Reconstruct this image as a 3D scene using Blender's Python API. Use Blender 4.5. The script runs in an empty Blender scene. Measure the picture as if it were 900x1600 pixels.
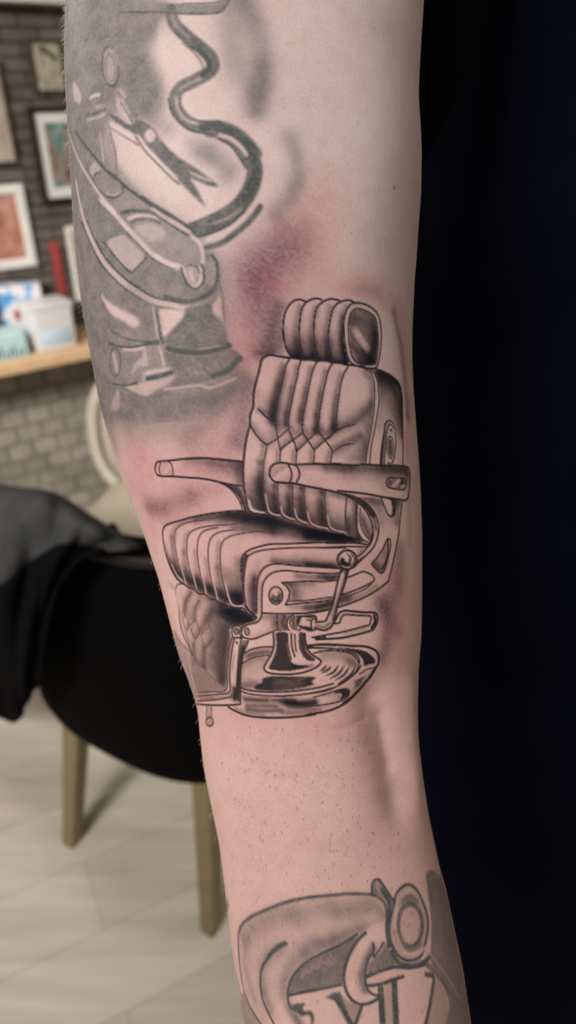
import bpy, bmesh, math, random
import numpy as np
from mathutils import Vector, Matrix

random.seed(7)
RNG = np.random.default_rng(11)
C = bpy.context.scene.collection
SC = bpy.context.scene

# ------------------------------------------------------------------ camera, world, light, exposure
F = 1067.0                       # focal length in pixels of the 900x1600 frame
PITCH = math.radians(32.5)
CAM_H = 1.45
cp, sp = math.cos(PITCH), math.sin(PITCH)
cam_d = bpy.data.cameras.new('camera')
cam = bpy.data.objects.new('camera', cam_d)
C.objects.link(cam)
SC.camera = cam
cam.location = (0, 0, CAM_H)
cam.rotation_euler = (math.pi / 2 - PITCH, 0, 0)
cam_d.sensor_fit = 'VERTICAL'
cam_d.sensor_height = 36.0
cam_d.lens = 36.0 * F / 1600.0
cam_d.clip_start = 0.01
cam_d.dof.use_dof = True
cam_d.dof.focus_distance = 0.236
cam_d.dof.aperture_fstop = 8.0

SC.view_settings.view_transform = 'Standard'
SC.view_settings.look = 'None'
SC.view_settings.gamma = 1.0
SC.view_settings.exposure = 0.0
SC.view_settings.use_curve_mapping = False

w = bpy.data.worlds.new('world')
SC.world = w
w.use_nodes = True
w.node_tree.nodes['Background'].inputs[0].default_value = (1.0, 0.96, 0.9, 1)
w.node_tree.nodes['Background'].inputs[1].default_value = 0.1


def area(name, loc, target, size, power, col=(1, .97, .93)):
    d = bpy.data.lights.new(name, 'AREA')
    d.shape = 'RECTANGLE'
    d.size, d.size_y = size
    d.energy = power
    d.color = col
    o = bpy.data.objects.new(name, d)
    C.objects.link(o)
    o.location = loc
    o.rotation_euler = (Vector(target) - Vector(loc)).to_track_quat('-Z', 'Y').to_euler()
    return o


area('ceiling_lamp_key', (-0.8, -0.62, 2.3), (0.0, 0.24, 1.35), (0.7, 0.5), 24.5)
area('ceiling_lamp_room', (-1.7, 1.5, 2.2), (-0.5, 0.8, 0), (0.5, 0.5), 17, (1, .95, .88))
spot = area('wall_fill_light', (-1.2, -0.84, 2.4), (-0.75, 2.2, 0.45), (0.5, 0.4), 11, (1, .95, .88))  # unseen light added to brighten the wall, its beam kept off the arm
spot.data.spread = math.radians(62)
area('ceiling_lamp_far', (1.6, 1.2, 2.5), (1.5, 1.3, 0), (0.8, 0.8), 14, (1, .94, .85))


def ray(x, y):
    """world direction of a photo pixel"""
    dx, dy = (x - 450) / F, -(y - 800) / F
    return Vector((dx, cp + dy * sp, -sp + dy * cp))


def at(x, y, z):
    """world point on that ray at depth z along the view axis"""
    return Vector((0, 0, CAM_H)) + ray(x, y) * z


def at_z(x, y, h):
    r = ray(x, y)
    return Vector((0, 0, CAM_H)) + r * ((h - CAM_H) / r.z)


# room basis: brick wall through W0 along U, N points into the room
W0 = Vector((-0.69, 2.30, 0))
U = Vector((0.825, 0.565, 0)).normalized()
N = Vector((U.y, -U.x, 0))


def on_wall(x, y, off=0.0):
    r = ray(x, y)
    o = Vector((0, 0, CAM_H))
    t = (off - (o - W0).dot(N)) / r.dot(N)
    p = o + r * t
    return ((p - W0).dot(U), p.z)


def wp(u, n, z):
    return W0 + U * u + N * n + Vector((0, 0, z))


# ------------------------------------------------------------------ helpers
def tag(o, label=None, cat=None, group=None, kind=None):
    if label: o['label'] = label
    if cat: o['category'] = cat
    if group: o['group'] = group
    if kind: o['kind'] = kind
    return o


def thing(name, label, cat, loc=(0, 0, 0), group=None, rotz=0.0):
    o = bpy.data.objects.new(name, None)
    C.objects.link(o)
    o.location = loc
    o.rotation_euler = (0, 0, rotz)
    o.empty_display_size = 0.05
    return tag(o, label, cat, group)


def link_mesh(name, me, mat, parent=None, smooth=True):
    o = bpy.data.objects.new(name, me)
    C.objects.link(o)
    if mat is not None:
        me.materials.append(mat)
    if parent is not None:
        o.parent = parent
    if smooth:
        me.polygons.foreach_set('use_smooth', [True] * len(me.polygons))
    return o


def obj(name, bm, mat, parent=None, smooth=True):
    me = bpy.data.meshes.new(name)
    bmesh.ops.recalc_face_normals(bm, faces=bm.faces[:])
    bm.to_mesh(me)
    bm.free()
    return link_mesh(name, me, mat, parent, smooth)


def sharp(o, ang=40):
    m = o.modifiers.new('edges', 'EDGE_SPLIT')
    m.split_angle = math.radians(ang)
    return o


def box_bm(lo, hi, bev=0.0, seg=2, frame=None, bm=None):
    """axis box from lo to hi in the frame (origin, x, y, z) with bevelled edges"""
    own = bmesh.new()
    bmesh.ops.create_cube(own, size=1)
    for v in own.verts:
        v.co = Vector([lo[i] + (v.co[i] + .5) * (hi[i] - lo[i]) for i in range(3)])
    if bev > 0:
        bmesh.ops.bevel(own, geom=own.edges[:], offset=bev, segments=seg, affect='EDGES', profile=.6)
    if frame:
        o, a, b, c = frame
        for v in own.verts:
            v.co = o + a * v.co.x + b * v.co.y + c * v.co.z
    if bm is None:
        return own
    me = bpy.data.meshes.new('tmp')
    own.to_mesh(me)
    own.free()
    bm.from_mesh(me)
    bpy.data.meshes.remove(me)
    return bm


def loft_bm(rings, caps=True, closed=True):
    bm = bmesh.new()
    vr = [[bm.verts.new(p) for p in r] for r in rings]
    n = len(rings[0])
    for a, b in zip(vr, vr[1:]):
        for k in range(n if closed else n - 1):
            bm.faces.new((a[k], a[(k + 1) % n], b[(k + 1) % n], b[k]))
    if caps and closed:
        bm.faces.new(vr[0][::-1])
        bm.faces.new(vr[-1])
    return bm


def catmull(pts, sub=8, closed=False):
    P_ = [np.array(p, float) for p in pts]
    n = len(P_)
    if n < 3:
        return np.array(P_)
    out = []
    rng = range(n if closed else n - 1)
    for i in rng:
        p0 = P_[(i - 1) % n] if closed or i > 0 else 2 * P_[0] - P_[1]
        p1, p2 = P_[i], P_[(i + 1) % n]
        p3 = P_[(i + 2) % n] if closed or i + 2 < n else 2 * P_[-1] - P_[-2]
        for k in range(sub):
            t = k / sub
            out.append(.5 * (2 * p1 + (p2 - p0) * t + (2 * p0 - 5 * p1 + 4 * p2 - p3) * t * t + (3 * p1 - p0 - 3 * p2 + p3) * t ** 3))
    out.append(P_[0] if closed else P_[-1])
    return np.array(out)


# ------------------------------------------------------------------ materials
class Nodes:
    def __init__(s, name):
        s.m = bpy.data.materials.new(name)
        s.m.use_nodes = True
        s.t = s.m.node_tree
        s.b = s.t.nodes['Principled BSDF']

    def n(s, typ, **kw):
        nd = s.t.nodes.new(typ)
        for k, v in kw.items():
            if k in nd.inputs:
                nd.inputs[k].default_value = v
            else:
                setattr(nd, k, v)
        return nd

    def l(s, a, b):
        s.t.links.new(a, b)

    def ramp(s, src, stops):
        r = s.n('ShaderNodeValToRGB')
        e = r.color_ramp.elements
        while len(e) < len(stops):
            e.new(.5)
        for el, (p, c) in zip(e, stops):
            el.position = p
            el.color = (*c, 1) if len(c) == 3 else c
        s.l(src, r.inputs[0])
        return r.outputs[0]

    def mix(s, fac, a, b, mode='MIX'):
        m = s.n('ShaderNodeMix', data_type='RGBA', blend_type=mode)
        for sock, v in ((m.inputs[0], fac), (m.inputs[6], a), (m.inputs[7], b)):
            if isinstance(v, (int, float)):
                sock.default_value = v
            elif isinstance(v, tuple):
                sock.default_value = (*v, 1) if len(v) == 3 else v
            else:
                s.l(v, sock)
        return m.outputs[2]

    def coord(s, scale=(1, 1, 1), kind='Object', rot=(0, 0, 0)):
        tc = s.n('ShaderNodeTexCoord')
        mp = s.n('ShaderNodeMapping')
        mp.inputs['Scale'].default_value = scale
        mp.inputs['Rotation'].default_value = rot
        s.l(tc.outputs[kind], mp.inputs[0])
        return mp.outputs[0]

    def noise(s, vec, scale, detail=4, rough=.55):
        n = s.n('ShaderNodeTexNoise', Scale=scale, Detail=detail, Roughness=rough)
        s.l(vec, n.inputs['Vector'])
        return n.outputs[0]

    def bump(s, h, strength=.3, dist=.001):
        b = s.n('ShaderNodeBump', Strength=strength, Distance=dist)
        s.l(h, b.inputs['Height'])
        s.l(b.outputs[0], s.b.inputs['Normal'])

    def set(s, col=None, rough=.5, spec=.3, metal=0.0):
        if col is not None:
            if isinstance(col, tuple):
                s.b.inputs['Base Color'].default_value = (*col, 1)
            else:
                s.l(col, s.b.inputs['Base Color'])
        s.b.inputs['Roughness'].default_value = rough
        s.b.inputs['Specular IOR Level'].default_value = spec
        s.b.inputs['Metallic'].default_value = metal
        return s.m


def mat_noise(name, a, b, scale, rough=.6, spec=.2, bump=0.0, stretch=(1, 1, 1), metal=0.0, dist=.001):
    q = Nodes(name)
    v = q.coord(stretch)
    nz = q.noise(v, scale)
    col = q.ramp(nz, [(.3, a), (.7, b)])
    if bump:
        q.bump(nz, bump, dist)
    return q.set(col, rough, spec, metal)


def mat_brick(name, c1, c2, mortar, bw, bh, ms):
    q = Nodes(name)
    tc = q.n('ShaderNodeTexCoord')
    br = q.n('ShaderNodeTexBrick')
    q.l(tc.outputs['UV'], br.inputs['Vector'])
    br.inputs['Scale'].default_value = 1.0
    br.inputs['Brick Width'].default_value = bw
    br.inputs['Row Height'].default_value = bh
    br.inputs['Mortar Size'].default_value = ms
    br.inputs['Mortar Smooth'].default_value = .3
    br.inputs['Color1'].default_value = (*c1, 1)
    br.inputs['Color2'].default_value = (*c2, 1)
    br.inputs['Mortar'].default_value = (*mortar, 1)
    br.inputs['Bias'].default_value = 0.0
    nz = q.noise(tc.outputs['UV'], 9, 5)
    tint = q.ramp(nz, [(.25, (.62, .6, .58)), (.75, (1.25, 1.22, 1.18))])
    col = q.mix(1.0, br.outputs['Color'], tint, 'MULTIPLY')
    inv = q.n('ShaderNodeMath', operation='SUBTRACT')
    inv.inputs[0].default_value = 1
    q.l(br.outputs['Fac'], inv.inputs[1])
    q.bump(inv.outputs[0], .8, .006)
    return q.set(col, .85, .15)


def uv_plane(name, corners, uvs, mat, thick_dir=None, thick=0.0, kind='structure'):
    """one slab whose front face carries uvs in metres"""
    bm = bmesh.new()
    uvl = bm.loops.layers.uv.new('UVMap')
    vs = [bm.verts.new(c) for c in corners]
    f = bm.faces.new(vs)
    for lp, uv in zip(f.loops, uvs):
        lp[uvl].uv = uv
    if thick:
        vb = [bm.verts.new(Vector(c) + thick_dir * thick) for c in corners]
        bm.faces.new(vb[::-1])
        for k in range(4):
            bm.faces.new((vs[k], vb[k], vb[(k + 1) % 4], vs[(k + 1) % 4]))
    me = bpy.data.meshes.new(name)
    bm.to_mesh(me)
    bm.free()
    o = link_mesh(name, me, mat, None, False)
    return tag(o, kind=kind)


# ------------------------------------------------------------------ room shell
M_brick_up = mat_brick('slate_brick', (.115, .1, .088), (.16, .143, .128), (.05, .045, .04), .105, .034, .0035)
M_brick_lo = mat_brick('grey_brick', (.27, .25, .22), (.38, .355, .315), (.225, .207, .183), .085, .062, .006)
M_plaster = mat_noise('white_plaster', (.62, .6, .57), (.68, .66, .63), 6, .8, .1)
M_ceiling = mat_noise('ceiling_paint', (.7, .68, .66), (.74, .72, .7), 4, .9, .1)

# floor of pale oak-look boards running obliquely to the camera
q = Nodes('pale_plank_floor')
pa, pb = at_z(40, 1470, 0), at_z(260, 1365, 0)
fang = math.atan2((pb - pa).y, (pb - pa).x)
v = q.coord((1, 1, 1), 'Object', (0, 0, -fang))
br = q.n('ShaderNodeTexBrick')
q.l(v, br.inputs['Vector'])
for k_, val in (('Scale', 1.0), ('Brick Width', 1.1), ('Row Height', .16), ('Mortar Size', .0015), ('Mortar Smooth', .4), ('Bias', 0.0)):
    br.inputs[k_].default_value = val
br.inputs['Color1'].default_value = (.53, .475, .405, 1)
br.inputs['Color2'].default_value = (.61, .56, .485, 1)
br.inputs['Mortar'].default_value = (.4, .35, .29, 1)
v2 = q.coord((.9, 9, 1), 'Object', (0, 0, -fang))
gr = q.ramp(q.noise(v2, 2.6, 6, .6), [(.3, (.82, .81, .79)), (.7, (1.1, 1.09, 1.07))])
q.set(q.mix(1.0, br.outputs['Color'], gr, 'MULTIPLY'), .55, .25)
M_floor = q.m

RU0, RU1, RN1, RH = -2.4, 3.2, 4.4, 2.62
fl = uv_plane('floor', [wp(RU0, 0, 0), wp(RU1, 0, 0), wp(RU1, RN1, 0), wp(RU0, RN1, 0)][::-1], [(0, 0)] * 4, M_floor, Vector((0, 0, -1)), .05)
uv_plane('ceiling', [wp(RU0, 0, RH), wp(RU1, 0, RH), wp(RU1, RN1, RH), wp(RU0, RN1, RH)], [(0, 0)] * 4, M_ceiling, Vector((0, 0, 1)), .05)
Z_SH, Z_TOP = 0.745, 1.615


def brick_slab(name, z0, z1, mat):
    return uv_plane(name, [wp(RU0, 0, z0), wp(RU1, 0, z0), wp(RU1, 0, z1), wp(RU0, 0, z1)],
                    [(RU0, z0), (RU1, z0), (RU1, z1), (RU0, z1)], mat, -N, .08)


brick_slab('wall_back_lower', 0, Z_SH, M_brick_lo)
brick_slab('wall_back_upper', Z_SH, RH, M_brick_up)
for nm, a, b, nrm in (('wall_left', (RU0, 0), (RU0, RN1), -U), ('wall_right', (RU1, RN1), (RU1, 0), U), ('wall_front', (RU0, RN1), (RU1, RN1), N)):
    uv_plane(nm, [wp(*a, 0), wp(*b, 0), wp(*b, RH), wp(*a, RH)], [(0, 0)] * 4, M_plaster, nrm, .05)
# white boxed-in bulkhead that runs along the top of the brick wall
bm = box_bm((RU0, 0.0, Z_TOP), (RU1, .07, Z_TOP + .5), .004, 2, (W0, U, N, Vector((0, 0, 1))))
tag(sharp(obj('trim_1', bm, M_plaster)), kind='structure')

# ------------------------------------------------------------------ wooden wall counter and what stands on it
M_wood = mat_noise('light_oak', (.56, .36, .2), (.72, .5, .31), 7, .45, .35, 0, (1.5, 12, 12))
SH_D = .25
WF = (W0, U, N, Vector((0, 0, 1)))
sh = thing('wall_counter', 'light oak wall counter under the picture frames on the brick wall', 'counter', wp(.3, .1, Z_SH))


def child(o, root):
    """parent keeping world coordinates (root has no rotation)"""
    o.parent = root
    o.matrix_parent_inverse = Matrix.Translation(-Vector(root.location)) if root.rotation_euler.z == 0 else (Matrix.Translation(root.location) @ root.rotation_euler.to_matrix().to_4x4()).inverted()
    return o


child(sharp(obj('counter_top', box_bm((-1.6, 0.001, Z_SH - .036), (2.2, SH_D, Z_SH), .005, 2, WF), M_wood)), sh)
M_steel = mat_noise('dark_bracket_steel', (.05, .05, .05), (.08, .08, .08), 30, .5, .4)
for uu in (-1.2, .95, 1.9):
    b2 = box_bm((uu, .001, Z_SH - .26), (uu + .03, .02, Z_SH - .037), .003, 1, WF)
    box_bm((uu, .02, Z_SH - .06), (uu + .03, .2, Z_SH - .037), .003, 1, WF, b2)
    child(sharp(obj('bracket', b2, M_steel)), sh)

# ------------------------------------------------------------------ framed pictures
def mat_print(name, stops, scale, seed, warp=1.0):
    q = Nodes(name)
    v = q.coord((1, 1, 1), 'Generated')
    mp = q.n('ShaderNodeMapping')
    mp.inputs['Location'].default_value = (seed * 3.1, seed * 1.7, 0)
    q.l(v, mp.inputs[0])
    nz = q.noise(mp.outputs[0], scale, 3, .5)
    return q.set(q.ramp(nz, stops), .35, .3)


def frame(name, rect_uz, fw, depth, m_frame, m_mat, mw, m_print, label, group='framed pictures on the brick wall', extra=None):
    u0, z0, u1, z1 = rect_uz
    root = thing(name, label, 'picture', wp((u0 + u1) / 2, 0, (z0 + z1) / 2), group)
    ring = bmesh.new()

    def loop(inset, n):
        return [wp(u0 + inset, n, z0 + inset), wp(u1 - inset, n, z0 + inset), wp(u1 - inset, n, z1 - inset), wp(u0 + inset, n, z1 - inset)]
    rings = [loop(0, .001), loop(0, depth * .9), loop(fw * .2, depth), loop(fw * .85, depth), loop(fw, depth * .8), loop(fw, .001)]
    ring = loft_bm(rings, caps=False)
    child(sharp(obj('moulding', ring, m_frame, None, False)), root)
    g = .0008
    if mw > 0:
        a, b = fw - .0005, fw + mw
        rg = [loop(a, depth * .45), loop(b, depth * .45), loop(b + .0015, depth * .38), loop(b + .0015, .004), loop(a, .004), loop(a, depth * .45)]
        child(sharp(obj('mat_board', loft_bm(rg, caps=False), m_mat, None, False)), root)
        b += .0012
    else:
        b = fw - .0005
    child(sharp(obj('print', box_bm((u0 + b, .002, z0 + b), (u1 - b, depth * .36, z1 - b), 0, 1, WF), m_print, None, False)), root)
    if extra:
        extra(root, u0 + b, z0 + b, u1 - b, z1 - b, depth * .36)
    return root


M_black = mat_noise('black_frame_paint', (.008, .008, .008), (.016, .015, .014), 40, .4, .4)
M_brownf = mat_noise('brown_frame_wood', (.045, .035, .026), (.075, .06, .045), 30, .5, .3, 0, (1, 1, 8))
M_whitef = mat_noise('white_frame_paint', (.72, .7, .66), (.8, .78, .74), 20, .5, .3)
M_matb = mat_noise('white_mat_board', (.7, .69, .67), (.76, .75, .73), 20, .8, .1)
M_tealp = mat_print('teal_and_brown_print', [(.3, (.16, .07, .05)), (.45, (.3, .26, .22)), (.55, (.07, .2, .19)), (.7, (.33, .36, .36))], 2.6, 2)
M_khakip = mat_print('khaki_print', [(.3, (.25, .21, .15)), (.5, (.4, .36, .27)), (.7, (.5, .46, .37))], 3.5, 5)
M_redp = mat_print('red_portrait_print', [(.3, (.3, .09, .06)), (.5, (.42, .17, .12)), (.7, (.62, .36, .3))], 2.4, 8)
M_beigep = mat_print('beige_print', [(.35, (.36, .28, .23)), (.6, (.5, .42, .36))], 2.8, 3)
M_pinkp = mat_print('pink_print', [(.4, (.5, .2, .2)), (.6, (.75, .6, .58))], 3, 6)
M_darkp = mat_noise('dark_print_ink', (.05, .04, .03), (.09, .075, .055), 30, .5, .2)


def rect(x0, y0, x1, y1, xm=None):
    """wall rectangle: left and right edges read at mid height, top and bottom at mid width"""
    ym = (y0 + y1) / 2
    u0, _ = on_wall(x0, ym)
    u1, _ = on_wall(x1, ym)
    xm = (x0 + x1) / 2 if xm is None else xm
    return (u0, on_wall(xm, y1)[1], u1, on_wall(xm, y0)[1])


def beak(root, u0, z0, u1, z1, n):
    pts = [(.30, .90), (.45, .93), (.62, .82), (.9, .70), (.95, .64), (.72, .66), (.5, .76), (.36, .80)]
    rg = [[wp(u0 + a * (u1 - u0), n + k, z0 + b * (z1 - z0)) for a, b in pts] for k in (0, .0012)]
    child(obj('printed_silhouette', loft_bm(rg), M_darkp, None, False), root)


frame('picture_frame', rect(46, 61, 99, 146), .008, .018, M_brownf, M_matb, 0, M_khakip,
      'small khaki picture in a thin brown frame, topmost by the arm', extra=beak)
frame('picture_frame', rect(53, 166, 150, 317, 80), .014, .022, M_black, M_matb, .026, M_tealp,
      'black framed teal and brown picture with a white mat')
frame('picture_frame', rect(-75, 287, 45, 418, 20), .026, .02, M_whitef, M_matb, 0, M_redp,
      'white framed reddish picture above the packets on the counter')
frame('picture_frame', rect(-85, 95, 13, 257, 5), .008, .016, M_brownf, M_matb, 0, M_beigep,
      'beige picture in a thin brown frame, cut by the left edge of the photo')
frame('picture_frame', rect(109, 352, 175, 470, 112), .015, .018, M_whitef, M_matb, 0, M_pinkp,
      'pink picture in a white frame half hidden by the arm')
M_red = mat_noise('red_enamel', (.3, .045, .045), (.38, .07, .065), 12, .45, .3)
ru0, rz1 = on_wall(88, 376)
rz0 = on_wall(100, 487)[1]
ru0 = on_wall(91, 430)[0] - .014
bm = box_bm((ru0, .001, rz0), (ru0 + .029, .012, rz1), .003, 2, WF)
tag(sharp(obj('wall_plaque', bm, M_red)), 'narrow upright red plaque on the brick wall above the counter', 'plaque')

# packets on the counter
M_packw = mat_noise('white_plastic', (.68, .68, .68), (.78, .78, .79), 8, .35, .4)
q = Nodes('blue_white_carton')
v = q.coord((1, 1, 1), 'Generated')
nz = q.noise(v, 3.2, 2, .4)
q.set(q.ramp(nz, [(.38, (.78, .7, .7)), (.48, (.72, .74, .8)), (.56, (.12, .35, .68)), (.75, (.1, .28, .6))]), .4, .4)
M_packb = q.m
M_turq = mat_noise('turquoise_card', (.46, .66, .67), (.54, .73, .74), 10, .5, .3)
M_paleb = mat_noise('pale_blue_plastic', (.5, .64, .74), (.58, .7, .8), 10, .3, .4)
M_inkd = mat_noise('printed_dark_ink', (.03, .07, .08), (.05, .1, .11), 10, .5, .2)


def sh_frame(px, n_, rot=0.0):
    p = wp(on_wall(px, 520, n_)[0], n_, Z_SH)
    a = U * math.cos(rot) + N * math.sin(rot)
    return (p, a, Vector((0, 0, 1)).cross(a), Vector((0, 0, 1)))


def pack(name, px, py, size, mat, label, cat, rot=0.0, lid=None, taper=1.0, extra=None):
    fr = sh_frame(px, py, rot)
    root = thing(name, label, cat, fr[0])
    sx, sy, sz = size
    bm = box_bm((-sx / 2, -sy / 2, 0.0005), (sx / 2, sy / 2, sz), min(size) * .07, 3)
    for v_ in bm.verts:
        k = 1 + (taper - 1) * v_.co.z / sz
        v_.co.x *= k
        v_.co.y *= k
    for v_ in bm.verts:
        v_.co = fr[0] + fr[1] * v_.co.x + fr[2] * v_.co.y + fr[3] * v_.co.z
    child(sharp(obj('carton' if not lid else 'tub', bm, mat)), root)
    if lid:
        bm = box_bm((-sx * .53 * taper, -sy * .53 * taper, sz), (sx * .53 * taper, sy * .53 * taper, sz + .012), .003, 2, fr)
        child(sharp(obj('lid', bm, lid)), root)
    if extra:
        extra(root, fr, size)
    return root


def stripe(root, fr, size):
    sx, sy, sz = size
    child(obj('label_panel', box_bm((-sx * .4, sy / 2 - .001, sz * .12), (sx * .42, sy / 2 + .0015, sz * .5), .0006, 1, fr), M_paleb), root)
    child(obj('label_panel', box_bm((-sx * .4, -sy / 2 - .0015, sz * .12), (sx * .42, -sy / 2 + .001, sz * .5), .0006, 1, fr), M_paleb), root)


def redmark(root, fr, size):
    sx, sy, sz = size
    for s_ in (1, -1):
        bm = box_bm((-sx * .22, s_ * (sy / 2 - .0005) - .001, sz * .42), (sx * .14, s_ * (sy / 2 - .0005) + .001, sz * .6), .0005, 1, fr)
        child(obj('red_mark', bm, M_red), root)


def bars(root, fr, size):
    sx, sy, sz = size
    for s_ in (1, -1):
        bm = bmesh.new()
        for k in range(11):
            x = -sx * .42 + k * sx * .08
            box_bm((x, s_ * (sy / 2) - .0008, sz * .1), (x + sx * .035, s_ * (sy / 2) + .0008, sz * (.3 + .12 * ((k * 7) % 3))), 0, 1, fr, bm)
        child(obj('printed_bars', bm, M_inkd, None, False), root)


pack('carton', 44, .055, (.125, .07, .17), M_packb, 'blue and white upright carton behind the white tub on the counter', 'box', .25, extra=redmark)
pack('plastic_tub', 78, .165, (.12, .10, .125), M_packw, 'white plastic tub with a pale blue label at the front of the counter', 'tub', -.1, M_packw, 1.04, stripe)
pack('flat_box', -8, .175, (.15, .09, .075), M_turq, 'low turquoise box with a dark printed band on the counter', 'box', .05, extra=bars)

# ------------------------------------------------------------------ chairs
M_velvet = mat_noise('black_velvet', (.0012, .0012, .0014), (.0022, .0022, .0025), 60, .8, .04)
M_gold = mat_noise('bronze_leg_paint', (.2, .155, .075), (.25, .195, .1), 20, .45, .4, 0, (1, 1, 3))
M_rim = mat_noise('rim_highlight_brown', (.014, .009, .006), (.024, .015, .01), 30, .5, .15)  # brown tone of the highlight painted along the chair rim
M_cream = mat_noise('cream_fabric', (.38, .33, .26), (.44, .39, .31), 60, .8, .1, .2)
M_creamleg = mat_noise('cream_painted_wood', (.42, .37, .3), (.48, .43, .35), 20, .5, .3)


def leg_bm(top, foot, wt, wf, ax, ay):
    rg = []
    for p, s_ in ((foot, wf), (foot + (top - foot) * .02, wf * 1.06), (top, wt)):
        rg.append([p + ax * (a * s_ / 2) + ay * (b * s_ / 2) for a, b in ((-.8, -1), (.8, -1), (1, -.8), (1, .8), (.8, 1), (-.8, 1), (-1, .8), (-1, -.8))])
    return loft_bm(rg)


def tub_chair():
    A = at_z(113, 1314, 0)
    B = at_z(330, 1450, 0)
    ex = (B - A).normalized()
    ey = Vector((-ex.y, ex.x, 0))
    if ey.y < 0:
        ey = -ey
    half = (B - A).length / 2
    mid = (A + B) / 2
    ctr = mid + ey * .235
    root = thing('tub_chair', 'black velvet tub chair with tapered bronze legs on the pale floor', 'chair', (ctr.x, ctr.y, 0))
    zz = Vector((0, 0, 1))

    def pl(u_, v_, z_):
        return Vector((ctr.x, ctr.y, 0)) + ex * u_ + ey * v_ + zz * z_
    # wraparound shell seen from behind: outer curve, rolled rim, inner curve
    na = 48
    hw, hd = .275, .25

    def plan(t, k):
        c, s_ = math.cos(t), math.sin(t)
        e = .72
        return (math.copysign(abs(c) ** e, c) * hw * k, math.copysign(abs(s_) ** e, s_) * hd * k)
    ts = [math.radians(-200 + 220 * k / na) for k in range(na + 1)]
    bm = bmesh.new()
    prof = [(.80, .405), (.90, .41), (.97, .425), (1.0, .455), (1.01, .52), (1.03, .66), (1.05, .82), (1.055, .90), (1.03, .935), (.98, .94), (.93, .925), (.90, .88), (.88, .70), (.86, .52), (.84, .46), (.80, .43)]
    grid = []
    for t in ts:
        drop = max(0.0, math.sin(t)) ** 1.0
        side = max(0.0, (t - math.radians(-48)) / math.radians(42)) if t > math.radians(-48) else max(0.0, (math.radians(-130) - t) / math.radians(42))
        row = []
        for k, z in prof:
            zz_ = z if z < .5 else .5 + (z - .5) * (1 - .7 * min(1, side))
            u_, v_ = plan(t, k)
            row.append(bm.verts.new(pl(u_, v_, zz_)))
        grid.append(row)
    for a, b in zip(grid, grid[1:]):
        for k in range(len(prof)):
            bm.faces.new((a[k], a[(k + 1) % len(prof)], b[(k + 1) % len(prof)], b[k]))
    bm.faces.new(grid[0])
    bm.faces.new(grid[-1][::-1])
    o = child(obj('shell', bm, M_velvet), root)
    # thin brown tube under the rolled rim, shaped to stand for its highlight
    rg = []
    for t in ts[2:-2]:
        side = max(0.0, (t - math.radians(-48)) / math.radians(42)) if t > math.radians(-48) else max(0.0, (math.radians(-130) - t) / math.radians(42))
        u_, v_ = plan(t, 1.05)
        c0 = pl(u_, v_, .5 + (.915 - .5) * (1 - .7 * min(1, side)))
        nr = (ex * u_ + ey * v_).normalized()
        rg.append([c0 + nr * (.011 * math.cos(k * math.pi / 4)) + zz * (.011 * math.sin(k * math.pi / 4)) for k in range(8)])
    child(obj('rim_highlight', loft_bm(rg), M_rim), root)
    # seat pad
    rg = []
    for z, k in ((.41, .70), (.418, .78), (.43, .8), (.47, .83), (.49, .79), (.498, .6), (.50, .2)):
        rg.append([pl(*plan(2 * math.pi * j / 40, k), z) for j in range(40)])
    child(obj('seat', loft_bm(rg), M_velvet), root)
    C_, D_ = A + ey * .42 + ex * .03, B + ey * .42 - ex * .03
    for f_, s_, t_ in ((A, -1, -1), (B, 1, -1), (C_, -1, 1), (D_, 1, 1)):
        top = pl(s_ * (half - .035), t_ * .165, .43)
        if t_ < 0:
            top = pl(s_ * .155, -.155, .43)
        child(sharp(obj('leg', leg_bm(top, f_, .046, .032, ex, ey), M_gold)), root)
    return root, ctr, ey


chair, CTR, EY = tub_chair()

# jacket thrown over the chair back
M_coat = mat_noise('charcoal_cloth', (.028, .029, .031), (.046, .047, .049), 25, .85, .08, .3)
rows = [
    [(-95, 800, .10), (-30, 790, .10), (30, 798, .10), (85, 805, .10), (130, 832, .10), (185, 858, .10), (240, 885, .10)],
    [(-100, 768, .20), (-35, 756, .20), (28, 764, .20), (84, 772, .20), (130, 800, .20), (180, 830, .20), (232, 858, .20)],
    [(-110, 785, .285), (-40, 775, .285), (25, 778, .285), (82, 786, .285), (126, 810, .285), (165, 836, .285), (205, 858, .285)],
    [(-120, 860, .315), (-50, 850, .315), (15, 845, .315), (68, 838, .31), (104, 840, .305), (125, 850, .30), (140, 865, .295)],
    [(-125, 940, .32), (-60, 935, .325), (0, 925, .325), (45, 905, .32), (78, 890, .315), (95, 890, .31), (104, 900, .305)],
    [(-125, 1020, .32), (-65, 1025, .33), (-12, 1010, .33), (30, 985, .325), (55, 965, .32), (70, 955, .315), (80, 960, .31)],
    [(-120, 1075, .32), (-65, 1095, .33), (-14, 1095, .33), (20, 1070, .325), (42, 1045, .32), (58, 1030, .315), (68, 1030, .31)],
    [(-118, 1100, .315), (-60, 1122, .325), (-8, 1118, .325), (26, 1128, .32), (42, 1098, .315), (56, 1075, .31), (66, 1066, .305)],
]
for r_ in rows:                                   # the cloth wraps back round the corner of the chair
    r_[0] = (*r_[0][:2], r_[0][2] - .17)
    r_[1] = (*r_[1][:2], r_[1][2] - .055)
g1 = [catmull(r, 5) for r in rows]
g1 = np.array(g1)
g2 = np.array([catmull(g1[:, k], 5) for k in range(g1.shape[1])])   # [col][row]
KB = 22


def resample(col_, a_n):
    tb = (4.5 - 1.9 * (a_n / 30)) * 5                # line below which the jacket's shade is painted in
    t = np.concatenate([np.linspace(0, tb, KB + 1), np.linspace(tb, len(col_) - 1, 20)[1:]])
    return np.stack([np.interp(t, np.arange(len(col_)), col_[:, k]) for k in range(3)], -1)


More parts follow.
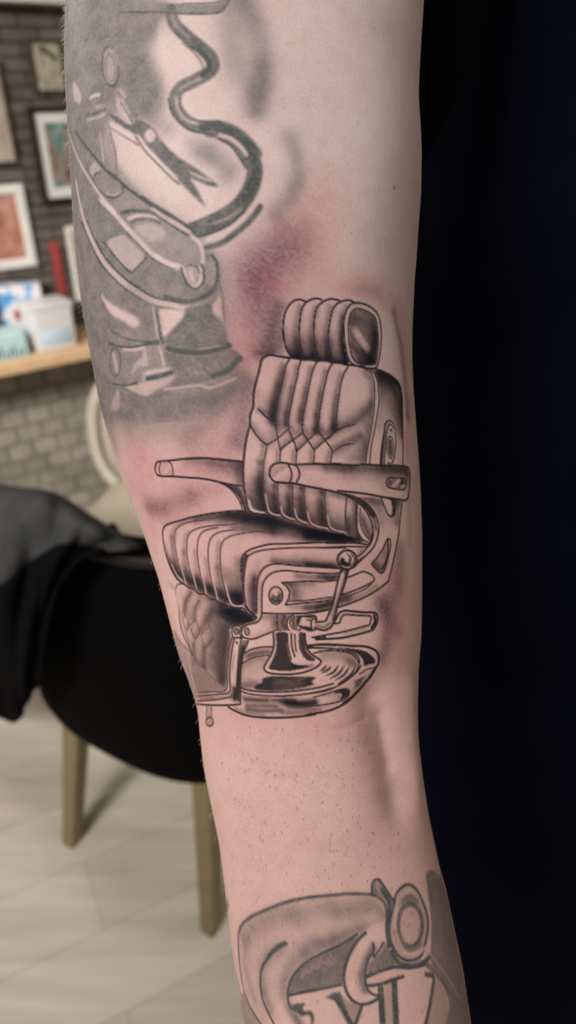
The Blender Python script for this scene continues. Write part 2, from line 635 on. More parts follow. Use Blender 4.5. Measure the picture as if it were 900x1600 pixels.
g2 = np.array([resample(g2[a], a) for a in range(g2.shape[0])])
bm = bmesh.new()
vv = [[None] * g2.shape[1] for _ in range(g2.shape[0])]
for a in range(g2.shape[0]):
    for b in range(g2.shape[1]):
        x, y, z = g2[a, b]
        z = z + .006 * math.sin(a * .55 + b * .12) + .004 * math.sin(a * 1.3 - b * .3)
        o_, r_ = Vector((0, 0, CAM_H)), ray(x, y)
        vv[a][b] = bm.verts.new(o_ + r_ * ((CTR - EY * z - o_).dot(EY) / r_.dot(EY)))
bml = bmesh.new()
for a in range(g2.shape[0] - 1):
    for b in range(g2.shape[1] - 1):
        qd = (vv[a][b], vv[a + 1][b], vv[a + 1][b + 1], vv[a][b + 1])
        if b >= KB:           # lower half of the jacket, coloured near black for its shade
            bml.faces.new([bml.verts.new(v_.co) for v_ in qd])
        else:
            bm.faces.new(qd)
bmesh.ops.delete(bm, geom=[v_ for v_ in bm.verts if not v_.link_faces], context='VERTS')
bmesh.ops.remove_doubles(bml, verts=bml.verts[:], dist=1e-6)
coat = obj('jacket', bm, M_coat)
M_coat_shade = mat_noise('shaded_jacket_cloth', (.002, .002, .0022), (.004, .004, .0044), 25, .9, .04)  # near-black copy of the jacket cloth, standing for its shaded part
low_half = obj('shaded_lower_part', bml, M_coat_shade, coat)
low_half['label'] = 'lower part of the jacket, shade put into its colour'
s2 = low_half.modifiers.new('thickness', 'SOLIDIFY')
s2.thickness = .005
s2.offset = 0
sm = coat.modifiers.new('thickness', 'SOLIDIFY')
sm.thickness = .005
sm.offset = 0
tag(coat, 'charcoal jacket thrown over the back of the black tub chair', 'jacket')


def cream_chair():
    base = at_z(205, 806, .45)
    root = thing('dining_chair', 'cream upholstered dining chair with a rounded back by the brick wall', 'chair', (base.x, base.y, 0))
    a = Vector((.97, -.24, 0)).normalized()       # across the seat, left edge to right edge as seen
    b = Vector((-a.y, a.x, 0))
    o = Vector((base.x, base.y, 0)) + a * .05
    zz = Vector((0, 0, 1))

    def pl(u_, v_, z_):
        return o + a * u_ + b * v_ + zz * z_
    # seat
    rg = []
    for z, k in ((.40, .93), (.41, 1.0), (.45, 1.0), (.47, .95), (.478, .7), (.48, .2)):
        rg.append([pl(math.copysign(abs(math.cos(t)) ** .4, math.cos(t)) * .165 * k, math.copysign(abs(math.sin(t)) ** .4, math.sin(t)) * .21 * k, z) for t in [2 * math.pi * j / 40 for j in range(40)]])
    child(obj('seat', loft_bm(rg), M_cream), root)
    # rounded backrest: padded oval panel with a raised border
    def oval(k, n_, zc=.60, rw=.255, rh=.205):
        return [pl(math.copysign(abs(math.cos(t)) ** .75, math.cos(t)) * rw * k, .2 + n_ + .10 * (math.sin(t) * rh * k) / .47, zc + math.copysign(abs(math.sin(t)) ** .8, math.sin(t)) * rh * k) for t in [2 * math.pi * j / 48 for j in range(48)]]
    child(obj('backrest', loft_bm([oval(.84, -.018), oval(.86, -.012), oval(.86, .03), oval(.5, .04), oval(.1, .042)][0:0] + [oval(.1, -.034), oval(.5, -.032), oval(.8, -.022), oval(.86, 0), oval(.86, .02), oval(.5, .03), oval(.1, .032)]), M_cream), root)
    rg = [oval(.86, -.02), oval(.92, -.032), oval(.98, -.022), oval(1, 0), oval(.98, .022), oval(.9, .03), oval(.86, .02)]
    child(obj('back_frame', loft_bm(rg + [rg[0]], caps=False), M_creamleg), root)
    ax, ay = a, b
    for s_ in (-1, 1):
        child(sharp(obj('back_post', leg_bm(pl(s_ * .13, .2, .46), pl(s_ * .14, .19, .38), .035, .035, ax, ay), M_creamleg)), root)
        for t_ in (-1, 1):
            child(sharp(obj('leg', leg_bm(pl(s_ * .18, t_ * .17, .41), pl(s_ * .19, t_ * .19, 0.0), .045, .028, ax, ay), M_creamleg)), root)
    return root


cream_chair()

# ------------------------------------------------------------------ the person: tattooed arm and navy shirt
person = thing('person', 'person in a navy shirt holding out a tattooed bare arm in the foreground', 'person', at(520, 800, .40))

LY = [-700, -300, 0, 100, 200, 300, 400, 500, 554, 620, 674, 734, 794, 827, 905, 963, 1017, 1070, 1105, 1150, 1199, 1251, 1313, 1384, 1464, 1535, 1600, 1900, 2300]
LX = [80, 100, 104, 102, 107, 113, 119, 132, 142.5, 154.5, 168, 186, 210, 223, 249, 264, 278, 298, 309, 313, 318.5, 329, 342, 351, 360, 371, 383, 450, 540]
RY = [-700, -300, 0, 60, 117, 150, 200, 233, 300, 350, 400, 433, 500, 555, 605, 675, 725, 760, 840, 940, 990, 1040, 1103, 1153, 1213, 1277, 1323, 1357, 1390, 1453, 1513, 1600, 1900, 2300]
RX = [700, 672, 661, 657, 654, 653, 656.5, 658, 657, 653, 650, 647, 644, 643, 645, 650, 654, 656, 659, 658.5, 658, 653.5, 652, 653, 660, 670, 680, 687, 697, 710, 723, 736, 790, 850]


def smooth_interp(ys, xs):
    g = np.arange(-700, 2301, 4.0)
    v_ = np.interp(g, ys, xs)
    k = np.exp(-np.linspace(-2, 2, 15) ** 2)
    k /= k.sum()
    vp = np.pad(v_, 7, mode='edge')
    return g, np.convolve(vp, k, 'valid')


gL, vL = smooth_interp(LY, LX)
gR, vR = smooth_interp(RY, RX)
STEP = 1.3
yb = np.concatenate([np.arange(-560, -40, 13.0), np.arange(-40, 1640, STEP), np.arange(1640, 2100, 13.0)])
NC = 560                                       # columns across the camera-facing 204 degrees
th_f = np.linspace(math.radians(-102), math.radians(102), NC)
th_b = np.linspace(math.radians(102), math.radians(258), 62)[1:-1]
TH = np.concatenate([th_f, th_b])
Dax = np.interp(yb, [-600, 0, 800, 1600, 2200], [.255, .262, .276, .294, .31])
a_ = np.full(yb.shape, .05)
cx = np.zeros(yb.shape)
for _ in range(4):
    b_ = a_ * .82
    zs = Dax - b_ ** 2 / Dax
    ys_ = 800 + (yb - 800) * Dax / zs
    mL = (np.interp(ys_, gL, vL) - 450) / F
    mR = (np.interp(ys_, gR, vR) - 450) / F
    cx = (mR + mL) * (Dax ** 2 - b_ ** 2) / (2 * Dax)
    a_ = np.sqrt(np.maximum((cx - mL * Dax) ** 2 - mL ** 2 * b_ ** 2, 1e-6))
Yc = -(yb - 800) / F * Dax
b_ = a_ * .82
# flatten the inner arm face a little: a soft squarish section
ct, st = np.cos(TH), np.sin(TH)
X = cx[:, None] + a_[:, None] * st[None, :]
Z = Dax[:, None] - b_[:, None] * (np.sign(ct) * np.abs(ct) ** .92)[None, :]
Y = np.repeat(Yc[:, None], len(TH), 1)
PX = 450 + F * X / Z
PY = 800 - F * Y / Z
RPX = a_ / Dax * F                               # half width in photo-like units
SX = TH[None, :] * RPX[:, None]                  # arc coordinate round the arm
SX[:, NC:] = np.where(TH[NC:] > math.pi, TH[NC:] - 2 * math.pi, TH[NC:])[None, :] * RPX[:, None]
SY = np.repeat(yb[:, None], len(TH), 1)
SXf, SYf = SX[:, :NC], SY[:, :NC]
rows_i = np.arange(len(yb), dtype=float)
cols_i = np.arange(NC, dtype=float)


def P(pts):
    """photo position of a traced point -> (arc, length) coordinates on the unrolled arm"""
    out = []
    for x, y in np.asarray(pts, float):
        j = NC / 2.0
        for _ in range(4):
            j0 = int(min(max(j, 0), NC - 2))
            fj = min(max(j - j0, 0), 1)
            col = PY[:, j0] * (1 - fj) + PY[:, j0 + 1] * fj
            i = float(np.interp(y, col, rows_i))
            i0 = int(min(max(i, 0), len(yb) - 2))
            fi = i - i0
            row = PX[i0, :NC] * (1 - fi) + PX[i0 + 1, :NC] * fi
            k0, k1 = int(np.argmin(row)), int(np.argmax(row))
            j = float(np.interp(x, row[k0:k1 + 1], cols_i[k0:k1 + 1]))
        yy = float(np.interp(i, rows_i, yb))
        th = float(np.interp(j, cols_i, th_f))
        out.append((th * float(np.interp(i, rows_i, RPX)), yy))
    return np.array(out)


CH = {k: np.zeros(SXf.shape, np.float32) for k in ('line', 'shade', 'oline', 'old', 'red', 'pur')}
TH0, DTH = th_f[0], th_f[1] - th_f[0]


def window(x0, x1, y0, y1):
    i0 = max(int(np.searchsorted(yb, y0)) - 1, 0)
    i1 = min(int(np.searchsorted(yb, y1)) + 1, len(yb))
    if i1 <= i0:
        return None
    r = RPX[i0:i1]
    t0 = min((x0 / r).min(), (x0 / r).max())
    t1 = max((x1 / r).min(), (x1 / r).max())
    j0 = max(int((t0 - TH0) / DTH) - 1, 0)
    j1 = min(int((t1 - TH0) / DTH) + 2, NC)
    if j1 <= j0:
        return None
    return slice(i0, i1), slice(j0, j1)


def seg_fields(q_, pad):
    for (ax, ay), (bx, by) in zip(q_, q_[1:]):
        wnd = window(min(ax, bx) - pad, max(ax, bx) + pad, min(ay, by) - pad, max(ay, by) + pad)
        if wnd is None:
            continue
        sx, sy = SXf[wnd], SYf[wnd]
        dx, dy = bx - ax, by - ay
        L2 = dx * dx + dy * dy + 1e-9
        t = np.clip(((sx - ax) * dx + (sy - ay) * dy) / L2, 0, 1)
        yield wnd, np.hypot(sx - ax - t * dx, sy - ay - t * dy)


def mask_of(pts, feather=1.2, smooth=True, sub=6):
    q_ = P(catmull(pts, sub, True) if smooth else list(pts) + [pts[0]])
    x0, y0 = q_.min(0) - 4
    x1, y1 = q_.max(0) + 4
    wnd = window(x0, x1, y0, y1)
    sx, sy = SXf[wnd], SYf[wnd]
    ins = np.zeros(sx.shape, bool)
    for (ax, ay), (bx, by) in zip(q_, q_[1:]):
        if ay == by:
            continue
        c = (ay > sy) != (by > sy)
        ins ^= c & (sx < (bx - ax) * (sy - ay) / (by - ay) + ax)
    m = ins.astype(np.float32)
    if feather > 0:
        n = max(int(round(feather)), 1)
        for _ in range(n):
            mp = np.pad(m, 1, mode='edge')
            m = (mp[:-2, 1:-1] + mp[2:, 1:-1] + mp[1:-1, :-2] + mp[1:-1, 2:] + 2 * m) / 6
    return wnd, m


def fill(pts, v=1.0, ch='line', feather=1, smooth=True, mode='max'):
    wnd, m = mask_of(pts, feather, smooth)
    A = CH[ch]
    if mode == 'max':
        A[wnd] = np.maximum(A[wnd], m * v)
    elif mode == 'erase':
        A[wnd] *= 1 - m * v
    elif mode == 'set':
        A[wnd] = A[wnd] * (1 - m) + v * m


def clear(pts, smooth=True, chs=('line', 'shade', 'pur', 'red'), v=1.0):
    for c in chs:
        fill(pts, v, c, 1, smooth, 'erase')


def line(pts, wd=2.6, v=.96, ch='line', smooth=True, closed=False, mode='max', taper=0, soft=1.3):
    pts = catmull(pts, 6, closed) if smooth else np.array(list(pts) + ([pts[0]] if closed else []), float)
    q_ = P(pts)
    A = CH[ch]
    n = len(q_) - 1
    for k in range(n):
        ww = wd
        if taper:
            s_ = (k + .5) / n
            ww = wd * (min(1, s_ / taper, (1 - s_) / taper) * .75 + .25)
        for wnd, d in seg_fields(q_[k:k + 2], ww / 2 + soft + 1):
            m = np.clip((ww / 2 - d) / soft + .5, 0, 1) * v
            A[wnd] = np.maximum(A[wnd], m) if mode == 'max' else A[wnd] * (1 - m)


def soft(pts, r, v, ch='shade', mask=None, smooth=True, closed=False):
    """soft needle shading that fades away from a path, kept inside a mask polygon"""
    pts = catmull(pts, 4, closed) if smooth and len(pts) > 2 else np.array(pts, float)
    q_ = P(pts)
    D_ = np.full(SXf.shape, 1e9, np.float32)
    if mask is not None:
        mw, mm = mask_of(mask, 1)
    for wnd, d in seg_fields(q_, r * 2.3):
        D_[wnd] = np.minimum(D_[wnd], d)
    x0, y0 = q_.min(0) - r * 2.4
    x1, y1 = q_.max(0) + r * 2.4
    wnd = window(x0, x1, y0, y1)
    if wnd is None:
        return
    m = np.exp(-(D_[wnd] / r) ** 2) * v
    if mask is not None:
        full = np.zeros(SXf.shape, np.float32)
        full[mw] = mm
        m = m * full[wnd]
    CH[ch][wnd] = 1 - (1 - CH[ch][wnd]) * (1 - m)


def crop(ox, oy, s_):
    return lambda pts: [(ox + x / s_, oy + y / s_) for x, y in pts]


def ell(cx_, cy_, rx, ry, n=16, rot=0.0):
    c, s_ = math.cos(rot), math.sin(rot)
    return [(cx_ + rx * math.cos(t) * c - ry * math.sin(t) * s_, cy_ + rx * math.cos(t) * s_ + ry * math.sin(t) * c) for t in [2 * math.pi * k / n for k in range(n)]]


# ---- traced drawing frames (origin and zoom of each traced detail)
zA, zB, zC = crop(430, 455, 5), crop(370, 545, 5), crop(480, 555, 5)
zD, zE, zF = crop(370, 690, 5), crop(480, 700, 5), crop(235, 700, 5)
zG, zH, zI = crop(245, 790, 5), crop(360, 820, 5), crop(480, 820, 5)
zJ, zK, zL = crop(260, 900, 5), crop(340, 960, 5), crop(440, 940, 5)
LW = 2.7

# ================= old faded lamp tattoo on the upper arm =================
o1, o2, o3 = crop(100, 0, 5), crop(250, 0, 3.75), crop(100, 160, 5)
o4, o5, o6, o7 = crop(240, 200, 3.75), crop(110, 310, 5), crop(130, 460, 5), crop(240, 380, 5)


def osoft(p, r, v, mask=None): soft(p, r, v, 'old', mask)
def ofill(p, v, f=2, s=True): fill(p, v, 'old', f, s)
def oline(p, w_=3, v=.8, soft_=1.6, **k): line(p, w_, min(.98, v * .5 + .55 if w_ <= 4 else v * 1.08 + (.13 if w_ <= 5 else 0)), 'oline', soft=soft_, **k)
def olight(p, w_=4, v=.8, soft_=2.0, **k):
    v = v * .52
    line(p, w_, v, 'old', mode='erase', soft=soft_, **k)
    line(p, w_, v, 'oline', mode='erase', soft=soft_, **k)
def oclear(p, v=.9, f=2, s=True):
    v = v * (.95 if v >= .9 else .66)
    fill(p, v, 'old', f, s, 'erase')
    fill(p, v, 'oline', f, s, 'erase')


# broad grey wash of the whole piece
fill([(85, -40), (175, -40), (262, 0), (268, 40), (232, 70), (240, 110), (255, 150), (235, 190), (180, 180), (170, 230), (200, 270), (260, 320), (300, 350), (345, 400), (352, 470), (360, 540), (385, 590), (330, 640), (250, 655), (190, 650), (160, 640), (120, 500), (90, 300)], .64, 'old', 90)
osoft([(100, -30), (108, 120), (112, 240)], 26, .42)
osoft([(150, -20), (152, 60), (150, 120)], 12, .3)
osoft([(122, -80), (120, 100), (126, 250), (140, 420), (162, 600)], 85, .5)
osoft([(140, -60), (150, 60), (170, 110)], 30, .25)
osoft([(195, 10), (250, 40), (190, 60), (175, 130)], 24, .22)
osoft([(232, 110), (242, 130), (240, 165)], 15, .5)
osoft([(225, 85), (205, 130), (225, 180), (262, 200)], 14, .35)
osoft([(110, 240), (120, 330), (135, 430), (150, 540), (165, 640)], 22, .62)
osoft([(120, 470), (128, 560), (150, 650)], 15, .7)
osoft([(160, 640), (240, 640), (320, 630), (375, 600)], 18, .45)
osoft([(180, 655), (260, 662), (330, 640)], 26, .26)
osoft([(150, 630), (178, 690)], 24, .34)
osoft([(200, 668), (280, 668)], 26, .22)
oclear([(252, 30), (266, 40), (300, 90), (312, 120), (278, 140), (262, 128), (256, 90), (246, 60)], .85, 6)
oclear([(182, 232), (212, 222), (250, 262), (296, 300), (330, 334), (292, 352), (262, 330), (222, 300), (186, 258)], .75, 5)
oclear([(182, 142), (190, 140), (206, 168), (202, 186), (184, 172)], .75, 2)
# bar at the very top and the curling pipe
oline(o2([(-360, 40), (-240, 50), (0, 46), (150, 52), (320, 54), (370, 25), (400, -20)]), 13, .62, 3)
oline(o2([(-240, 72), (0, 72), (150, 80), (330, 76), (385, 35), (410, -20)]), 3, .8)
oline(o2([(130, 22), (300, 18), (350, 5)]), 2.5, .55)
pipe = o2([(62, 60), (85, 140), (160, 215), (235, 275), (295, 330), (312, 385), (285, 425), (200, 475), (120, 515), (85, 575), (100, 645), (160, 715), (240, 745), (340, 745), (430, 775), (500, 830), (560, 900)])
pipe2 = o4([(330, 5), (420, 22), (500, 75), (560, 150), (592, 235), (575, 340), (515, 440), (430, 510), (330, 560), (225, 600)])
oline(pipe, 17, .74, 3)
oline(pipe2, 21, .78, 3)
oline(o2([(230, 290), (280, 345), (290, 395), (250, 440)]), 9, .9, 4)
oline(o2([(40, 90), (70, 165), (140, 240), (200, 290)]), 3, .85)
oline(o2([(250, 745), (350, 748), (440, 785), (520, 850), (560, 900)]), 13, .86, 4)
oline(o4([(520, 110), (590, 210), (585, 320), (540, 400)]), 15, .86, 5)
oline(o2([(50, 580), (70, 660), (130, 730), (200, 770), (320, 785)]), 3, .85)
oline(o2([(120, 560), (120, 630), (160, 690), (230, 710), (350, 712)]), 3, .8)
olight(o2([(110, 525), (190, 480), (240, 460)]), 3, .5)
olight(o2([(95, 570), (105, 640), (150, 700), (220, 725)]), 5, .45)
olight(o2([(70, 90), (95, 150), (170, 220)]), 3, .3)
olight(o4([(385, 42), (450, 62), (510, 110), (545, 160)]), 5, .95)
oline(o4([(380, 62), (450, 100), (505, 170), (540, 230)]), 4, .75)
olight(o4([(350, 560), (430, 530), (520, 470)]), 4, .35)
oline(o4([(250, 640), (350, 610), (450, 560), (530, 490)]), 4, .85)
olight(o4([(300, 665), (400, 620), (480, 575), (560, 500)]), 6, .85)
oline(o4([(300, 705), (400, 672), (500, 600), (575, 530), (625, 462)]), 8, .8, 3)
oline(o2([(130, 250), (200, 310), (245, 370), (250, 410)]), 2.5, .35)
# washes right of the pipe
osoft(o2([(480, -40), (540, 80), (580, 220), (600, 340), (590, 480), (560, 620)]), 17, .52)
osoft(o2([(600, 380), (600, 520), (560, 660)]), 11, .35)
osoft(o2([(430, -40), (430, 120), (440, 260), (470, 380), (540, 520)]), 22, .36)
osoft(o2([(420, 20), (400, 200), (400, 380)]), 20, .14)
osoft(o4([(800, 60), (840, 180), (830, 300), (780, 420), (720, 500)]), 13, .42)
osoft(o4([(870, 300), (820, 400)]), 8, .25)
osoft(o4([(290, 130), (380, 190), (440, 260)]), 15, .46)
osoft(o4([(230, 100), (330, 150)]), 13, .25)
# scissors
fill(o3([(330, 80), (355, 70), (420, 110), (490, 160), (540, 175), (560, 120), (620, 140), (670, 170), (715, 215), (760, 290), (830, 370), (900, 430), (1000, 490), (1100, 560), (1222, 662), (1130, 655), (985, 592), (1050, 690), (1113, 825), (1020, 740), (925, 645), (830, 540), (720, 420), (650, 350), (600, 280), (560, 260), (500, 220), (400, 160)]), .84, 'oline', 2, False)
fill(o3(ell(672, 260, 42, 52)), .85, 'oline', 2, True, 'erase')
oline(o3([(625, 225), (610, 260), (640, 300)]), 3, .5)
olight(o3([(360, 165), (430, 215), (520, 270), (590, 320)]), 4, .9)
olight(o3([(575, 255), (640, 350), (720, 440), (800, 520), (880, 590)]), 4, .85)
oline(o3([(560, 270), (640, 385), (740, 490), (840, 590), (900, 640)]), 2.5, .75)
olight(o4([(215, 260), (280, 290), (340, 310)]), 3, .7)
oline(o3([(345, 185), (420, 235), (520, 295), (585, 335)]), 2, .6)
oline(o3([(440, 0), (480, 60), (520, 130), (545, 175)]), 2.5, .7)
oline(o3([(490, -30), (530, 40), (570, 110)]), 6, .7)
oclear(o1(ell(360, 520, 50, 140, rot=-.12)), .5, 3)
oline(o1(ell(360, 520, 62, 155, rot=-.12)), 4, .72, closed=True)

oline(o1(ell(362, 530, 36, 105, rot=-.1)), 3, .5, closed=True)
oline(o1([(430, 470), (455, 560), (440, 660), (400, 700)]), 7, .55, 3)
oline(o1([(420, 720), (470, 800), (520, 880), (560, 930)]), 8, .62, 3)
olight(o1([(440, 760), (480, 830), (510, 890)]), 3, .5)
olight(o1([(350, 370), (400, 420), (425, 510)]), 2.5, .4)
# knob, bottle neck and bottle
fill(o1([(160, 720), (210, 670), (290, 670), (335, 720), (320, 790), (260, 850), (190, 850), (155, 800)]), .66, 'oline', 3)
olight(o1([(200, 770), (240, 745), (280, 740)]), 5, .55)
fill(o3([(165, 60), (250, 10), (320, 0), (325, 70), (260, 110), (190, 130), (160, 110)]), .55, 'oline', 3)
olight(o3([(180, 135), (260, 120), (320, 90)]), 3, .7)
oline(o3([(175, 100), (250, 85), (325, 50)]), 4, .75)
olight(o3([(250, 40), (310, 20)]), 5, .5)
ofill(o3([(165, 150), (330, 120), (380, 260), (410, 420), (400, 520), (290, 480), (200, 330), (165, 260)]), .6)
olight(o3([(280, 230), (295, 360), (310, 470)]), 3, .5)
oline(o3([(360, 230), (400, 380), (410, 520), (400, 600)]), 4, .55, 3)
oline(o1([(40, 540), (110, 620), (150, 700)]), 5, .5, 3)
oclear(o1([(70, 640), (110, 680), (135, 760), (120, 810), (80, 770)]), .8)
oline(o1([(75, 160), (110, 350), (120, 480), (140, 560)]), 4, .35, 3)
oline(o1([(320, 130), (310, 300), (305, 480), (300, 600)]), 4, .5, 3)
oline(o1([(330, 90), (480, 100), (620, 110), (800, 125)]), 5, .45, 3)
# dark frame running down to the bowl
oline(o3([(90, 230), (160, 330), (250, 440), (330, 530), (420, 605), (520, 690), (620, 760), (720, 830), (860, 900)]), 5, .82, 2.2)
oline(o3([(330, 530), (430, 600), (480, 660), (560, 710)]), 6, .75, 3)
# capsule
fill(o3([(240, 600), (300, 560), (380, 570), (450, 640), (460, 700), (400, 740), (330, 725), (260, 660)]), .5, 'oline', 2)
oline(o3([(225, 590), (250, 650), (320, 725), (400, 745), (455, 710), (462, 660)]), 3.5, .8)
olight(o3([(330, 715), (390, 722), (430, 700)]), 2, .5)
oclear(o3([(195, 530), (240, 465), (285, 530), (220, 580)]), .6)
oline(o3([(225, 600), (240, 565), (285, 545)]), 4, .75)
oline(o3([(185, 500), (195, 540), (225, 590)]), 3, .6)
# dark field between the two light rims
fill([(112, 226), (120, 250), (140, 292), (158, 322), (178, 342), (200, 366), (224, 392), (250, 412), (280, 424), (300, 440), (310, 455), (300, 470), (270, 472), (240, 466), (214, 452), (190, 434), (166, 408), (148, 380), (134, 345), (122, 300)], .72, 'oline', 3)
ofill([(108, 250), (120, 300), (132, 350), (150, 400), (190, 450), (240, 485), (180, 480), (140, 430), (115, 350)], .6, 4)
oclear(o5([(290, 340), (410, 285), (460, 330), (580, 460), (490, 560), (420, 530), (350, 450)]), .72, 2)
oline(o5([(490, 570), (560, 500), (590, 460)]), 4, .75)
oline(o5([(250, 330), (330, 430), (430, 545), (480, 580)]), 3.5, .8)
osoft(o5([(620, 560), (700, 640), (780, 660)]), 12, .3)
fill(o5([(600, 600), (690, 640), (780, 640), (860, 690), (840, 760), (740, 750), (650, 690)]), .45, 'oline', 5, True, 'erase')
# rims: light bands edged with dark
rimA = o5([(-40, -330), (30, -160), (130, -60), (230, 10), (330, 105), (430, 220), (540, 330), (650, 440), (760, 505), (860, 545)])
rimA2 = o3([(40, 250), (80, 370), (130, 480), (200, 600), (290, 730), (400, 860)])
rimB = o5([(40, -150), (70, 20), (110, 180), (180, 350), (270, 510), (400, 645), (520, 735), (650, 805), (800, 835), (900, 845)])
oline(o3([(60, 260), (100, 380), (150, 490), (220, 610), (310, 740), (420, 870)]), 2.5, .7)
oline(o5([(215, 20), (315, 115), (415, 235), (525, 350), (635, 460), (745, 525), (860, 560)]), 4, .85)
oline(o5([(90, 190), (160, 365), (250, 525), (380, 665), (505, 755), (640, 825), (800, 858)]), 4, .85)
oline(o5([(130, 170), (200, 335), (295, 490), (420, 620), (540, 705), (660, 775), (800, 805), (900, 815)]), 4, .85)
olight(rimA2, 4.5, .8)
olight(rimA[3:], 7.5, .82)
olight(rimB, 7.5, .72)
oline(o5([(740, 770), (850, 800), (960, 800), (1060, 760), (1130, 700)]), 8, .85, 3)
# glass bowl and spout
fill(o5([(490, 230), (560, 190), (640, 180), (720, 220), (820, 280), (930, 330), (1010, 400), (1030, 480), (1010, 540), (940, 560), (860, 530), (740, 490), (640, 410), (560, 320)]), .62, 'old', 4, True, 'set')
fill(o5([(490, 230), (560, 190), (640, 180), (720, 220), (820, 280), (930, 330), (1010, 400), (1030, 480), (1010, 540), (940, 560), (860, 530), (740, 490), (640, 410), (560, 320)]), 1, 'oline', 2, True, 'erase')
oclear(o5([(500, 235), (570, 200), (660, 200), (740, 260), (720, 320), (640, 340), (560, 300)]), .65, 5)
oline(o5([(400, 110), (480, 95), (580, 100), (680, 120), (760, 160)]), 7, .82, 3)
olight(o5([(450, 160), (520, 135), (600, 140), (690, 160)]), 4.5, .7)
oline(o5([(470, 190), (540, 165), (620, 165), (700, 190)]), 6, .75, 3)
oline(o5([(560, -10), (660, 60), (780, 130), (900, 210), (960, 265)]), 5, .88)
oline(o5([(640, 110), (760, 190), (870, 260), (940, 300)]), 4, .8)
olight(o5([(640, 80), (740, 150), (860, 220), (940, 270)]), 5, .7)
olight(o5([(940, 290), (1000, 340), (1035, 420), (1035, 500), (1000, 590)]), 5, .85)
olight(o5([(660, 440), (760, 500), (860, 535), (900, 600), (930, 660), (970, 690), (1010, 660), (1030, 600)]), 5, .85)
oline(o7([(250, 180), (290, 170), (340, 190), (355, 230)]), 3, .6)
oline(o7([(215, 195), (235, 260), (270, 325), (330, 360), (385, 310), (395, 220), (375, 170)]), 4, .85)
fill(o7(ell(300, 260, 45, 78)), .45, 'old', 3, True, 'set')
olight(o7([(290, 220), (300, 260), (310, 300)]), 3, .5)
fill(o7([(380, 0), (400, 60), (470, 90), (520, 160), (535, 280), (515, 370), (460, 420), (330, 470), (200, 490), (300, 400), (380, 330), (395, 220), (390, 100)]), .75, 'oline', 4)
fill(o7([(440, 110), (480, 160), (485, 250), (460, 320), (425, 270), (425, 170)]), .55, 'oline', 4, True, 'erase')
oline(o7([(455, 90), (495, 160), (500, 260), (480, 340)]), 4, .88)
oline(o7([(520, 330), (540, 420), (545, 520), (560, 620)]), 3, .55)
# lamp foot
fill(o7([(235, 515), (290, 490), (450, 465), (470, 545), (530, 600), (565, 660), (580, 740), (600, 830), (400, 860), (200, 850), (85, 790), (100, 720), (170, 640), (225, 580)]), .80, 'oline', 4)
fill(o7([(60, 860), (120, 830), (350, 860), (590, 820), (690, 880), (670, 960), (600, 1030), (500, 1070), (350, 1110), (200, 1130), (90, 1140), (80, 1000)]), .74, 'oline', 4)
fill(o7([(-60, 1170), (200, 1150), (420, 1130), (560, 1110), (690, 1070), (660, 1140), (590, 1190), (480, 1225), (300, 1240), (100, 1240), (-80, 1220)]), .72, 'oline', 6)
oline(o7([(110, 820), (250, 850), (400, 850), (590, 800)]), 9, .92, 4)
olight(o7([(340, 830), (450, 815), (560, 800)]), 2.5, .35)
oline(o7([(470, 1040), (580, 990), (670, 900)]), 10, .88, 4)
olight(o7([(80, 1140), (200, 1130), (350, 1110), (440, 1130), (560, 1090), (650, 1050)]), 3, .7)
for (x, y) in ((300, 900), (350, 930), (420, 970), (480, 930), (260, 980), (390, 1010), (540, 940), (330, 1000)):
    olight(o7([(x, y), (x + 18, y + 22)]), 4, .3)
oclear(o7([(35, 525), (120, 515), (235, 525), (230, 575), (170, 640), (90, 725), (70, 720), (55, 620)]), .95, 2, False)
oclear(o7([(465, 490), (515, 405), (530, 470), (548, 610), (500, 570), (465, 530)]), .9, 2, False)
oline(o7([(-10, 480), (30, 580), (50, 680), (75, 780)]), 5, .7, 2)
# box, buckle and strap at the lower left
ofill(o6([(190, 200), (280, 200), (400, 250), (540, 340), (580, 380), (600, 560), (640, 620), (460, 690), (300, 720), (210, 640), (170, 400), (160, 280)]), .68, 3)
oclear(o6([(140, 0), (200, 60), (280, 110), (400, 170), (440, 220), (400, 260), (320, 210), (240, 170), (190, 110)]), .9, 5)
osoft(o6([(360, 20), (480, 120), (540, 240)]), 16, .5)
oline(o6([(190, 210), (220, 280), (320, 340), (430, 365), (520, 370), (590, 360)]), 3.5, .75)
oline(o6([(200, 380), (300, 410), (400, 410), (500, 390), (590, 380)]), 5, .8, 3)
olight(o6([(545, 90), (560, 200), (580, 340)]), 4, .55)
oline(o6([(575, 100), (590, 220), (605, 350)]), 3, .85)
oline(o6(ell(250, 530, 42, 110)), 3.5, .75, closed=True)
oclear(o6([(225, 450), (250, 470), (275, 560), (262, 620), (240, 560)]), .6)
olight(o6([(310, 430), (400, 432), (480, 415)]), 4, .7)
oclear(o6([(470, 430), (495, 440), (500, 560), (440, 560), (400, 600), (380, 640), (400, 540), (460, 500)]), .65)
olight(o6([(595, 410), (615, 480), (632, 560)]), 4, .6)
olight(o6([(480, 620), (560, 600), (680, 580)]), 5, .75)
oline(o6([(500, 660), (590, 640), (690, 610)]), 7, .88)
olight(o6([(475, 620), (470, 680)]), 4, .5)
oclear(o6([(330, 720), (460, 690), (600, 670), (710, 625), (680, 690), (580, 740), (500, 790), (440, 780)]), .82, 3)
oclear(o6([(210, 900), (240, 800), (270, 740), (285, 800), (280, 900)]), .6, 3)
oline(o6([(230, 700), (330, 710), (420, 690)]), 5, .75, 3)
oline(o6([(300, 720), (400, 780), (480, 810), (580, 790), (680, 760)]), 7, .7, 4)
oline(o6([(215, 300), (190, 420), (205, 560), (230, 640)]), 4, .5, 3)

